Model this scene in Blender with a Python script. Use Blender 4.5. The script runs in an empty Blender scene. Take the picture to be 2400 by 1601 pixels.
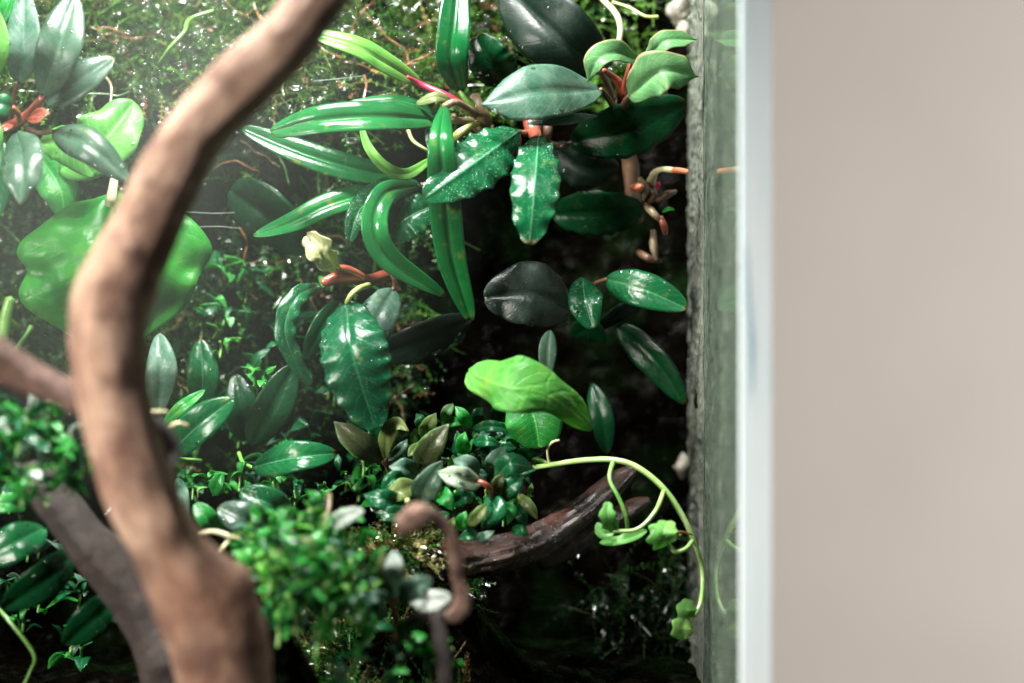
import bpy, math, random
import numpy as np
from mathutils import Vector, noise as mn

R = math.radians
random.seed(7)
rng = np.random.default_rng(7)
sc = bpy.context.scene
col = sc.collection

# ------------------------------------------------------------------ camera, world, light, exposure
FD = 0.66                                   # metres from the lens to the plane in focus (y = 0)
cam_d = bpy.data.cameras.new('camera')
cam = bpy.data.objects.new('camera', cam_d)
col.objects.link(cam)
cam.location = (0, -FD, 0)
cam.rotation_euler = (R(90), 0, 0)
cam_d.sensor_width = 36
cam_d.lens = 36 * FD / 0.24
cam_d.clip_start = 0.02
cam_d.clip_end = 50
cam_d.dof.use_dof = True
cam_d.dof.focus_distance = FD
cam_d.dof.aperture_fstop = 7.0
cam_d.dof.aperture_blades = 0
sc.camera = cam

w = bpy.data.worlds.new('World')
sc.world = w
w.use_nodes = True
bg = w.node_tree.nodes['Background']
bg.inputs[0].default_value = (0.86, 0.93, 1.0, 1)
bg.inputs[1].default_value = 0.02

sc.view_settings.view_transform = 'Standard'
sc.view_settings.look = 'None'
sc.view_settings.gamma = 1
sc.view_settings.exposure = 0
sc.cycles.use_denoising = True
sc.cycles.max_bounces = 8
sc.cycles.transparent_max_bounces = 16
sc.cycles.caustics_reflective = False
sc.cycles.caustics_refractive = False


def area(name, loc, target, sx, sy, power, colr, spread=180):
    d = bpy.data.lights.new(name, 'AREA')
    d.shape = 'RECTANGLE'
    d.size, d.size_y = sx, sy
    d.energy = power
    d.color = colr
    d.spread = R(spread)
    o = bpy.data.objects.new(name, d)
    col.objects.link(o)
    o.location = loc
    o.rotation_euler = (Vector(target) - Vector(loc)).to_track_quat('-Z', 'Y').to_euler()
    return o


# the planting lamp above the tank, a little in front of the plants
area('tank_lamp', (-0.075, -0.085, 0.25), (-0.05, -0.01, 0.0), 0.11, 0.035, 3.8, (1.0, 0.985, 0.95))
# soft fill added at front left to brighten the branch
area('branch_fill', (-0.44, -0.40, 0.14), (-0.095, -0.10, -0.015), 0.12, 0.12, 0.42, (1.0, 0.93, 0.86), 36)
# a room lamp to the right that washes the wall behind the tank
area('room_lamp', (1.0, 0.15, 0.10), (0.22, 0.95, -0.06), 0.5, 0.5, 7.7, (1.0, 0.965, 0.93), 120)


def spot(name, loc, target, power, size, colr, rad):
    d = bpy.data.lights.new(name, 'SPOT')
    d.energy = power
    d.spot_size = R(size)
    d.spot_blend = 0.12
    d.shadow_soft_size = rad
    d.color = colr
    o = bpy.data.objects.new(name, d)
    col.objects.link(o)
    o.location = loc
    o.rotation_euler = (Vector(target) - Vector(loc)).to_track_quat('-Z', 'Y').to_euler()


# spot added beside and in front of the tank to brighten the glass edge
spot('edge_spot', (1.25, -0.62, 0.12), (0.077, -0.034, 0.0), 40, 10, (1.0, 0.995, 0.98), 0.03)


# ------------------------------------------------------------------ helpers
def P(px, py, ymm):
    """a point seen at (px, py) of the 2400 x 1601 photograph, ymm millimetres behind the plane in focus"""
    y = ymm * 1e-3
    s = 1e-4 * (FD + y) / FD
    return np.array([(px - 1200) * s, y, (800.5 - py) * s])


def spline(pts, n):
    pts = np.asarray(pts, float)
    if len(pts) == 2:
        t = np.linspace(0, 1, n)[:, None]
        return pts[0] * (1 - t) + pts[1] * t
    m = np.vstack([2 * pts[0] - pts[1], pts, 2 * pts[-1] - pts[-2]])
    seg = np.linalg.norm(np.diff(pts[:, :3], axis=0), axis=1)
    u = np.concatenate([[0], np.cumsum(seg)]) / seg.sum()
    out = []
    for t in np.linspace(0, 1, n):
        k = min(max(np.searchsorted(u, t, side='right') - 1, 0), len(pts) - 2)
        f = (t - u[k]) / max(u[k + 1] - u[k], 1e-9)
        a, b, c, d = m[k], m[k + 1], m[k + 2], m[k + 3]
        out.append(0.5 * (2 * b + (c - a) * f + (2 * a - 5 * b + 4 * c - d) * f * f + (3 * b - a - 3 * c + d) * f ** 3))
    return np.array(out)


def unit(v):
    return v / np.maximum(np.linalg.norm(v, axis=-1, keepdims=True), 1e-12)


def mesh_obj(name, V, F, mat, parent=None, uv=None, smooth=True, cols=None):
    V = np.asarray(V, float)
    if parent is not None:
        r = parent
        off = np.array(r.location)
        while r.parent is not None:
            r = r.parent
            off = off + np.array(r.location)
        V = V - off
    me = bpy.data.meshes.new(name)
    me.from_pydata(V.tolist(), [], F.tolist() if isinstance(F, np.ndarray) else F)
    if smooth:
        me.polygons.foreach_set('use_smooth', [True] * len(me.polygons))
    if uv is not None:
        lay = me.uv_layers.new(name='UVMap')
        vi = np.zeros(len(me.loops), dtype=np.int32)
        me.loops.foreach_get('vertex_index', vi)
        lay.data.foreach_set('uv', np.asarray(uv)[vi].astype(np.float32).ravel())
    if cols is not None:
        a = me.color_attributes.new('Col', 'FLOAT_COLOR', 'POINT')
        a.data.foreach_set('color', np.asarray(cols, np.float32).ravel())
    me.materials.append(mat)
    me.update()
    o = bpy.data.objects.new(name, me)
    col.objects.link(o)
    if parent is not None:
        o.parent = parent
    return o


def thing(name, label, cat, at, group=None):
    o = bpy.data.objects.new(name, None)
    col.objects.link(o)
    o.empty_display_size = 0.005
    o.location = at
    o['label'] = label
    o['category'] = cat
    if group:
        o['group'] = group
    return o


def tag(o, label, cat, group=None):
    o['label'] = label
    o['category'] = cat
    if group:
        o['group'] = group
    return o


# ------------------------------------------------------------------ materials
class NT:
    def __init__(self, name):
        self.m = bpy.data.materials.new(name)
        self.m.use_nodes = True
        self.t = self.m.node_tree
        self.t.nodes.clear()
        self.out = self.t.nodes.new('ShaderNodeOutputMaterial')

    def n(self, typ, props=None, **ins):
        nd = self.t.nodes.new(typ)
        for k, v in (props or {}).items():
            setattr(nd, k, v)
        for k, v in ins.items():
            key = int(k[1:]) if k[0] == 'i' and k[1:].isdigit() else k.replace('_', ' ')
            s = nd.inputs[key]
            if isinstance(v, bpy.types.NodeSocket):
                self.t.links.new(v, s)
            else:
                s.default_value = v
        return nd

    def math(self, op, a, b=0.0, clamp=False):
        return self.n('ShaderNodeMath', {'operation': op, 'use_clamp': clamp}, i0=a, i1=b).outputs[0]

    def rng(self, v, a, b, c=0.0, d=1.0):
        return self.n('ShaderNodeMapRange', {'clamp': True}, Value=v, From_Min=a, From_Max=b, To_Min=c, To_Max=d).outputs[0]

    def mix(self, f, a, b):
        nd = self.t.nodes.new('ShaderNodeMix')
        nd.data_type = 'RGBA'
        for s, v in ((nd.inputs[0], f), (nd.inputs[6], a), (nd.inputs[7], b)):
            if isinstance(v, bpy.types.NodeSocket):
                self.t.links.new(v, s)
            else:
                s.default_value = v if not isinstance(v, tuple) or len(v) == 4 else (*v, 1)
        return nd.outputs[2]

    def noise(self, vec, scale, detail=3.0, rough=0.55):
        return self.n('ShaderNodeTexNoise', None, Vector=vec, Scale=scale, Detail=detail, Roughness=rough).outputs[0]

    def done(self, shader):
        self.t.links.new(shader, self.out.inputs[0])
        return self.m


def leaf_mat(name, c1, c2, rib=None, rough=0.28, wet=0.5, speck=0.0, trans=0.22, tcol=None, vein=0.25,
             strap=False, bump=0.25, edge=None, sheen=0.0, spots=0.35, net=0.0):
    k = NT(name)
    uv = k.n('ShaderNodeUVMap').outputs[0]
    sep = k.n('ShaderNodeSeparateXYZ', None, Vector=uv)
    U, V = sep.outputs[0], sep.outputs[1]
    a = k.math('MULTIPLY', k.math('ABSOLUTE', k.math('SUBTRACT', U, 0.5)), 2.0)
    oc = k.n('ShaderNodeTexCoord').outputs['Object']
    n1 = k.noise(oc, 95, 4)
    c = k.mix(k.rng(n1, 0.35, 0.68), c1, c2)
    # older tissue, blotches of its own
    n2 = k.noise(oc, 330, 3)
    c = k.mix(k.math('MULTIPLY', k.rng(n2, 0.56, 0.75), 0.3), c, tuple(x * 0.45 for x in c1))
    if strap:
        sv = k.math('SINE', k.math('MULTIPLY', a, 19.0))
        wv = k.rng(sv, 0.55, 1.0)
    else:
        ph = k.math('MULTIPLY', k.math('SUBTRACT', V, k.math('MULTIPLY', k.math('POWER', a, 1.4), 0.22)), 62.0)
        sv = k.math('SINE', ph)
        wv = k.rng(sv, 0.72, 1.0)
    if vein:
        c = k.mix(k.math('MULTIPLY', wv, vein), c, tuple(min(1, x * 1.8 + 0.004) for x in c2))
    ribm = k.rng(a, 0.012, 0.045, 1.0, 0.0)
    if rib:
        c = k.mix(k.math('MULTIPLY', ribm, 0.55), c, rib)
    if edge:
        c = k.mix(k.math('MULTIPLY', k.rng(a, 0.88, 0.99), 0.85), c, edge)
    sp2 = k.math('MULTIPLY', k.rng(k.noise(oc, 240, 4, 0.7), 0.60, 0.70), spots)
    c = k.mix(sp2, c, (0.20, 0.22, 0.05))
    tipm = k.math('MULTIPLY', k.rng(V, 0.955, 1.0), k.rng(k.noise(oc, 60, 2), 0.42, 0.6))
    c = k.mix(k.math('MULTIPLY', tipm, 0.7), c, (0.17, 0.09, 0.03))
    if sheen:
        fm = k.math('MULTIPLY', k.rng(k.noise(oc, 210, 5, 0.65), 0.36, 0.62), sheen)
        c = k.mix(fm, c, (0.42, 0.52, 0.46))  # pale sheen of the leaf mixed into its colour in patches
    if speck:
        vd = k.n('ShaderNodeTexVoronoi', None, Vector=oc, Scale=1800.0).outputs['Distance']
        sp = k.math('MULTIPLY', k.rng(vd, 0.10, 0.26, 1.0, 0.0), speck)
        sp = k.math('MULTIPLY', sp, k.rng(k.noise(oc, 260, 2), 0.38, 0.6))
        c = k.mix(sp, c, (0.36, 0.55, 0.40))
    if net:
        ve = k.n('ShaderNodeTexVoronoi', {'feature': 'DISTANCE_TO_EDGE'}, Vector=k.n('ShaderNodeVectorMath', {'operation': 'ADD'}, i0=oc, i1=k.n('ShaderNodeVectorMath', {'operation': 'SCALE'}, i0=k.n('ShaderNodeTexNoise', None, Vector=oc, Scale=150.0).outputs['Color'], Scale=0.004).outputs[0]).outputs[0], Scale=165.0).outputs['Distance']
        nm = k.rng(ve, 0.0, 0.11, 1.0, 0.0)
        c = k.mix(k.math('MULTIPLY', nm, net * 0.45), c, tuple(min(1, x * 1.5 + 0.03) for x in c2))
        c = k.mix(k.math('MULTIPLY', k.rng(k.noise(oc, 60, 2), 0.5, 0.7), 0.45), c, (c2[0] * 2.2 + 0.03, c2[1] * 1.05, c2[2]))
    hb = k.noise(oc, 2600, 2)
    if net:
        hb = k.math('ADD', hb, k.math('MULTIPLY', nm, -1.6 * net))
    hb = k.math('ADD', hb, k.math('MULTIPLY', wv, -0.3))
    hb = k.math('ADD', hb, k.math('MULTIPLY', k.noise(oc, 380, 2), 0.5))
    bp = k.n('ShaderNodeBump', None, Strength=bump, Distance=0.00035, Height=hb).outputs[0]
    rg = k.rng(k.noise(oc, 170, 4), 0.38, 0.62, max(rough * 0.7, 0.06), rough * 1.4)
    pr = k.n('ShaderNodeBsdfPrincipled', None, Base_Color=c, Roughness=rg, Normal=bp, Specular_IOR_Level=0.22,
             Coat_Weight=wet * 0.55, Coat_Roughness=0.06, Coat_Normal=bp)
    tb = k.n('ShaderNodeBsdfTranslucent', None, Color=k.mix(0.55, c, tcol or tuple(min(1, x * 2.2) for x in c2)), Normal=bp)
    return k.done(k.n('ShaderNodeMixShader', None, Fac=trans, i1=pr.outputs[0], i2=tb.outputs[0]).outputs[0])


M = {}
M['dark'] = leaf_mat('leaf_dark_green', (0.003, 0.052, 0.017), (0.006, 0.095, 0.028), (0.10, 0.30, 0.16), 0.26, 0.55, 0.0, 0.16)
M['speck'] = leaf_mat('leaf_speckled', (0.002, 0.048, 0.018), (0.005, 0.092, 0.03), (0.12, 0.38, 0.2), 0.24, 0.55, 0.75, 0.2)
M['speck2'] = leaf_mat('leaf_dusted', (0.002, 0.042, 0.018), (0.004, 0.075, 0.028), (0.03, 0.16, 0.075), 0.24, 0.35, 0.35, 0.2)
M['charcoal'] = leaf_mat('leaf_charcoal', (0.005, 0.013, 0.009), (0.010, 0.022, 0.015), (0.03, 0.05, 0.04), 0.3, 0.4, 0.2, 0.06, (0.01, 0.06, 0.02), 0.05, sheen=0.05, spots=0.0)
M['deep'] = leaf_mat('leaf_shade_green', (0.002, 0.030, 0.010), (0.004, 0.052, 0.015), (0.008, 0.06, 0.02), 0.28, 0.3, 0.0, 0.32, (0.01, 0.20, 0.03), 0.12, spots=0.1)  # leaf green darkened in the colour for leaves in shade
M['black'] = leaf_mat('leaf_near_black', (0.003, 0.009, 0.006), (0.006, 0.017, 0.010), (0.012, 0.028, 0.018), 0.42, 0.0, 0.1, 0.06, (0.01, 0.06, 0.02), 0.05, sheen=0.0, spots=0.0, bump=0.12)  # shade of the deep-lying leaves put into this dark colour
M['silver'] = leaf_mat('leaf_silvery', (0.017, 0.072, 0.042), (0.04, 0.108, 0.066), (0.07, 0.16, 0.11), 0.40, 0.25, 0.2, 0.14, (0.03, 0.28, 0.06), 0.2, sheen=0.15)
M['grey'] = leaf_mat('leaf_grey_green', (0.011, 0.042, 0.022), (0.025, 0.072, 0.038), (0.06, 0.14, 0.08), 0.34, 0.45, 0.1, 0.1, (0.03, 0.22, 0.06), 0.12, sheen=0.07)
M['strap'] = leaf_mat('leaf_strap', (0.005, 0.098, 0.024), (0.012, 0.165, 0.038), (0.06, 0.28, 0.06), 0.2, 0.6, 0.1, 0.34, (0.05, 0.5, 0.05), 0.07, True, bump=0.15, spots=0.5)
M['strapdark'] = leaf_mat('leaf_strap_dark', (0.002, 0.052, 0.014), (0.005, 0.09, 0.022), (0.03, 0.17, 0.04), 0.2, 0.6, 0.0, 0.26, (0.02, 0.34, 0.04), 0.07, True, bump=0.15, spots=0.5)
M['straplight'] = leaf_mat('leaf_strap_light', (0.10, 0.33, 0.05), (0.19, 0.46, 0.09), (0.07, 0.26, 0.03), 0.3, 0.35, 0.0, 0.36, (0.25, 0.7, 0.1), 0.07, True, bump=0.15, spots=0.5)
M['lime'] = leaf_mat('leaf_lime', (0.05, 0.235, 0.036), (0.105, 0.34, 0.066), (0.26, 0.58, 0.11), 0.34, 0.2, 0.0, 0.42, (0.26, 0.75, 0.06), 0.15, bump=0.45, net=0.5)
M['broad'] = leaf_mat('leaf_broad', (0.007, 0.125, 0.019), (0.02, 0.205, 0.03), (0.14, 0.42, 0.1), 0.36, 0.25, 0.0, 0.34, (0.07, 0.6, 0.06), 0.1, bump=0.4)
M['broadbig'] = leaf_mat('leaf_broad_big', (0.010, 0.18, 0.02), (0.04, 0.30, 0.035), (0.12, 0.40, 0.09), 0.36, 0.25, 0.0, 0.5, (0.10, 0.75, 0.06), 0.04, bump=0.3, net=0.22)
M['broadpale'] = leaf_mat('leaf_broad_pale', (0.05, 0.23, 0.04), (0.11, 0.32, 0.07), (0.22, 0.5, 0.14), 0.4, 0.2, 0.0, 0.34, (0.12, 0.6, 0.08), 0.2)
M['olive'] = leaf_mat('leaf_olive', (0.07, 0.11, 0.03), (0.15, 0.2, 0.06), (0.22, 0.28, 0.1), 0.35, 0.3, 0.1, 0.25, (0.2, 0.35, 0.06), 0.2, edge=(0.10, 0.32, 0.05))
M['bronze'] = leaf_mat('leaf_bronze', (0.022, 0.035, 0.014), (0.05, 0.06, 0.022), (0.09, 0.12, 0.05), 0.3, 0.4, 0.2, 0.16, (0.1, 0.2, 0.04), 0.2, edge=(0.05, 0.22, 0.04))
M['cream'] = leaf_mat('leaf_cream', (0.40, 0.46, 0.20), (0.56, 0.60, 0.34), (0.38, 0.40, 0.18), 0.4, 0.2, 0.0, 0.3, (0.5, 0.6, 0.2), 0.3, bump=0.5)
M['white'] = leaf_mat('leaf_whitish', (0.36, 0.44, 0.38), (0.5, 0.56, 0.5), (0.25, 0.32, 0.25), 0.45, 0.2, 0.0, 0.2, (0.3, 0.5, 0.3), 0.2)
M['small'] = leaf_mat('leaf_small_green', (0.008, 0.15, 0.025), (0.025, 0.25, 0.04), (0.09, 0.36, 0.08), 0.27, 0.5, 0.1, 0.3, (0.08, 0.55, 0.06), 0.2)
M['sprout'] = leaf_mat('leaf_sprout', (0.018, 0.20, 0.03), (0.055, 0.34, 0.055), (0.12, 0.40, 0.1), 0.25, 0.55, 0.1, 0.34, (0.12, 0.6, 0.07), 0.1)
M['ivy'] = leaf_mat('leaf_ivy', (0.11, 0.36, 0.075), (0.19, 0.46, 0.13), (0.30, 0.58, 0.22), 0.24, 0.6, 0.0, 0.36, (0.25, 0.75, 0.14), 0.1, net=0.4)
M['frost'] = leaf_mat('leaf_frosted', (0.17, 0.24, 0.16), (0.27, 0.34, 0.25), (0.14, 0.2, 0.12), 0.4, 0.3, 0.0, 0.2, (0.3, 0.5, 0.3), 0.2)
M['paletwo'] = leaf_mat('leaf_pale_curled', (0.085, 0.24, 0.085), (0.15, 0.34, 0.14), (0.2, 0.4, 0.18), 0.36, 0.3, 0.2, 0.3, (0.15, 0.5, 0.12), 0.2, edge=(0.34, 0.17, 0.10))


def stem_mat(name, c1, c2, rough=0.35, scale=260, wet=0.3):
    k = NT(name)
    oc = k.n('ShaderNodeTexCoord').outputs['Object']
    n = k.noise(oc, scale, 4)
    c = k.mix(k.rng(n, 0.35, 0.65), c1, c2)
    bp = k.n('ShaderNodeBump', None, Strength=0.35, Distance=0.0004, Height=k.noise(oc, 900, 3)).outputs[0]
    return k.done(k.n('ShaderNodeBsdfPrincipled', None, Base_Color=c, Roughness=rough, Normal=bp, Coat_Weight=wet, Coat_Roughness=0.12,
                      Subsurface_Weight=0.12, Subsurface_Radius=(0.002, 0.002, 0.001), Subsurface_Scale=0.5).outputs[0])


M['red'] = stem_mat('stem_red', (0.13, 0.022, 0.014), (0.30, 0.075, 0.04))
M['crimson'] = stem_mat('stem_crimson', (0.34, 0.012, 0.05), (0.42, 0.03, 0.08))
M['brownstem'] = stem_mat('stem_brown', (0.055, 0.028, 0.014), (0.15, 0.078, 0.04), 0.5)
M['tan'] = stem_mat('stem_tan', (0.13, 0.095, 0.05), (0.25, 0.19, 0.11), 0.45)
M['greenstem'] = stem_mat('stem_green', (0.10, 0.30, 0.045), (0.22, 0.44, 0.10))
M['ystem'] = stem_mat('stem_yellow_green', (0.26, 0.34, 0.08), (0.38, 0.44, 0.15))
M['mossstem'] = stem_mat('stem_moss_green', (0.05, 0.15, 0.02), (0.10, 0.22, 0.04))
M['ivystem'] = stem_mat('stem_ivy', (0.26, 0.48, 0.12), (0.40, 0.58, 0.22), 0.3)
M['creamstem'] = stem_mat('stem_cream', (0.42, 0.40, 0.22), (0.55, 0.52, 0.32), 0.45)
M['pinktip'] = stem_mat('root_tip_pink', (0.55, 0.13, 0.06), (0.62, 0.22, 0.12))


def wood_mat(name, dark, mid, light, rough, wet, s=1.0, grain=0.5):
    k = NT(name)
    uv = k.n('ShaderNodeUVMap').outputs[0]
    oc = k.n('ShaderNodeTexCoord').outputs['Object']
    mp = k.n('ShaderNodeMapping', None, Vector=uv, Scale=(14.0, 2.2, 1.0)).outputs[0]
    big = k.noise(oc, 42 * s, 4, 0.6)
    blot = k.noise(oc, 95 * s, 5, 0.65)
    fib = k.noise(mp, 5.0, 6, 0.7)
    fine = k.noise(oc, 700, 3)
    c = k.mix(k.rng(big, 0.36, 0.62), mid, light)
    st = k.noise(k.n('ShaderNodeMapping', None, Vector=uv, Scale=(5.0, 1.6, 1.0)).outputs[0], 2.4, 4, 0.6)
    c = k.mix(k.math('MULTIPLY', k.rng(st, 0.48, 0.62), 0.7), c, tuple(0.5 * (x + y) for x, y in zip(dark, mid)))
    c = k.mix(k.math('MULTIPLY', k.rng(blot, 0.46, 0.62), 0.7), c, dark)
    c = k.mix(k.math('MULTIPLY', k.rng(fib, 0.5, 0.8), grain), c, tuple(x * 0.5 for x in mid))
    c = k.mix(k.math('MULTIPLY', k.rng(fine, 0.55, 0.75), 0.22), c, light)
    h = k.math('ADD', k.math('MULTIPLY', fib, 1.6), k.math('ADD', k.math('MULTIPLY', fine, 0.5), blot))
    bp = k.n('ShaderNodeBump', None, Strength=0.6, Distance=0.0011, Height=h).outputs[0]
    rg = k.rng(blot, 0.35, 0.65, rough, min(1, rough * 1.5))
    return k.done(k.n('ShaderNodeBsdfPrincipled', None, Base_Color=c, Roughness=rg, Normal=bp, Coat_Weight=wet, Coat_Roughness=0.07, Coat_Normal=bp).outputs[0])


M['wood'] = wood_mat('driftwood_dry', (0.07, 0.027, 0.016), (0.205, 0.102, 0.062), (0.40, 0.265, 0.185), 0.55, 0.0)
M['wooddark'] = wood_mat('driftwood_dark', (0.014, 0.009, 0.007), (0.013, 0.007, 0.005), (0.032, 0.017, 0.011), 0.55, 0.05)  # shade on the root and lower twigs put into the wood colour
M['woodwet'] = wood_mat('driftwood_wet', (0.005, 0.002, 0.001), (0.018, 0.006, 0.003), (0.06, 0.016, 0.007), 0.2, 0.4, 1.3, 0.35)
M['woodlimb'] = wood_mat('driftwood_limb', (0.02, 0.009, 0.006), (0.06, 0.028, 0.019), (0.17, 0.09, 0.065), 0.5, 0.0)
M['hook'] = wood_mat('twig_dry', (0.03, 0.013, 0.009), (0.10, 0.048, 0.032), (0.30, 0.18, 0.13), 0.6, 0.0, 1.9)


def soil_mat():
    k = NT('wet_soil')
    oc = k.n('ShaderNodeTexCoord').outputs['Object']
    n = k.noise(oc, 160, 5, 0.65)
    f = k.noise(oc, 900, 4, 0.6)
    c = k.mix(k.rng(n, 0.4, 0.65), (0.0008, 0.0007, 0.0005), (0.003, 0.0025, 0.0016))
    c = k.mix(k.math('MULTIPLY', k.rng(k.noise(oc, 60, 3), 0.5, 0.68), 0.6), c, (0.004, 0.013, 0.003))
    bp = k.n('ShaderNodeBump', None, Strength=0.9, Distance=0.0012, Height=k.math('ADD', n, f)).outputs[0]
    return k.done(k.n('ShaderNodeBsdfPrincipled', None, Base_Color=c, Roughness=k.rng(f, 0.4, 0.62, 0.16, 0.7), Normal=bp, Specular_IOR_Level=k.rng(k.noise(oc, 240, 3), 0.54, 0.74, 0.0, 0.14)).outputs[0])


M['soil'] = soil_mat()


def moss_mat():
    k = NT('moss')
    at = k.n('ShaderNodeAttribute', {'attribute_name': 'Col'}).outputs[0]
    oc = k.n('ShaderNodeTexCoord').outputs['Object']
    c = k.mix(k.math('MULTIPLY', k.rng(k.noise(oc, 500, 2), 0.4, 0.7), 0.5), at, (0.012, 0.03, 0.006))
    pr = k.n('ShaderNodeBsdfPrincipled', None, Base_Color=c, Roughness=0.25, Specular_IOR_Level=0.6, Coat_Weight=0.9, Coat_Roughness=0.08)
    tb = k.n('ShaderNodeBsdfTranslucent', None, Color=c)
    return k.done(k.n('ShaderNodeMixShader', None, Fac=0.25, i1=pr.outputs[0], i2=tb.outputs[0]).outputs[0])


M['moss'] = moss_mat()


def water_mat():
    k = NT('water')
    fr = k.n('ShaderNodeFresnel', None, IOR=1.38).outputs[0]
    gl = k.n('ShaderNodeBsdfGlossy', None, Color=(1, 1, 1, 1), Roughness=0.1)
    tr = k.n('ShaderNodeBsdfTransparent', None, Color=(0.97, 1.0, 0.97, 1))
    return k.done(k.n('ShaderNodeMixShader', None, Fac=k.math('ADD', fr, 0.02), i1=tr.outputs[0], i2=gl.outputs[0]).outputs[0])


M['water'] = water_mat()


def pane_mat():
    k = NT('stained_glass_pane')
    oc = k.n('ShaderNodeTexCoord').outputs['Object']
    mp = k.n('ShaderNodeMapping', None, Vector=oc, Scale=(1.0, 0.28, 1.0)).outputs[0]
    mo = k.n('ShaderNodeMapping', None, Vector=oc, Scale=(1.0, 0.5, 0.22)).outputs[0]
    n = k.noise(mp, 420, 5, 0.7)
    b = k.noise(mo, 85, 4, 0.6)
    scr = k.noise(mo, 900, 4, 0.7)
    dirt = k.math('MULTIPLY', k.rng(n, 0.34, 0.62, 0.35, 1.0), k.rng(b, 0.3, 0.62, 0.55, 1.0))
    c = k.mix(k.rng(scr, 0.4, 0.62), (0.042, 0.066, 0.044), (0.165, 0.20, 0.162))
    c = k.mix(k.math('MULTIPLY', k.rng(n, 0.55, 0.7), 0.8), c, (0.035, 0.05, 0.03))
    bp = k.n('ShaderNodeBump', None, Strength=0.5, Distance=0.0006, Height=k.math('ADD', n, scr)).outputs[0]
    df = k.n('ShaderNodeBsdfDiffuse', None, Color=c, Normal=bp)
    gl = k.n('ShaderNodeBsdfGlass', None, Color=(0.80, 0.93, 0.86, 1), Roughness=0.03, IOR=1.5)
    return k.done(k.n('ShaderNodeMixShader', None, Fac=k.math('MULTIPLY', dirt, 0.86), i1=gl.outputs[0], i2=df.outputs[0]).outputs[0])


M['pane'] = pane_mat()


def edge_mat():
    k = NT('lit_glass_edge')
    oc = k.n('ShaderNodeTexCoord').outputs['Object']
    mo = k.n('ShaderNodeMapping', None, Vector=oc, Scale=(1.0, 1.0, 0.06)).outputs[0]
    n = k.noise(mo, 500, 3)
    c = k.mix(k.rng(n, 0.35, 0.65), (0.67, 0.80, 0.83), (0.76, 0.86, 0.88))  # pale blue of light guided through the glass, put into the colour
    return k.done(k.n('ShaderNodeBsdfPrincipled', None, Base_Color=c, Roughness=0.35, Subsurface_Weight=0.3, Subsurface_Radius=(0.002, 0.003, 0.003),
                      Subsurface_Scale=1.0).outputs[0])


M['edge'] = edge_mat()


def plain(name, c1, c2, scale, rough):
    k = NT(name)
    oc = k.n('ShaderNodeTexCoord').outputs['Object']
    n = k.noise(oc, scale, 4, 0.6)
    bp = k.n('ShaderNodeBump', None, Strength=0.2, Distance=0.001, Height=k.noise(oc, scale * 6, 3)).outputs[0]
    return k.done(k.n('ShaderNodeBsdfPrincipled', None, Base_Color=k.mix(k.rng(n, 0.35, 0.65), c1, c2), Roughness=rough, Normal=bp).outputs[0])


M['refraction_wedge'] = plain('teal_refraction', (0.34, 0.54, 0.62), (0.42, 0.60, 0.67), 300, 0.25)  # refraction in the glass edge given as a flat teal colour
M['thread'] = plain('nylon_thread', (0.22, 0.26, 0.24), (0.4, 0.45, 0.42), 300, 0.2)
M['wall'] = plain('beige_wall_paint', (0.485, 0.443, 0.395), (0.54, 0.49, 0.445), 4.5, 0.8)
M['foam'] = plain('pale_foam', (0.22, 0.20, 0.16), (0.42, 0.39, 0.33), 300, 0.7)
M['silicone'] = plain('grimy_silicone', (0.022, 0.03, 0.02), (0.235, 0.26, 0.215), 800, 0.4)


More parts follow.
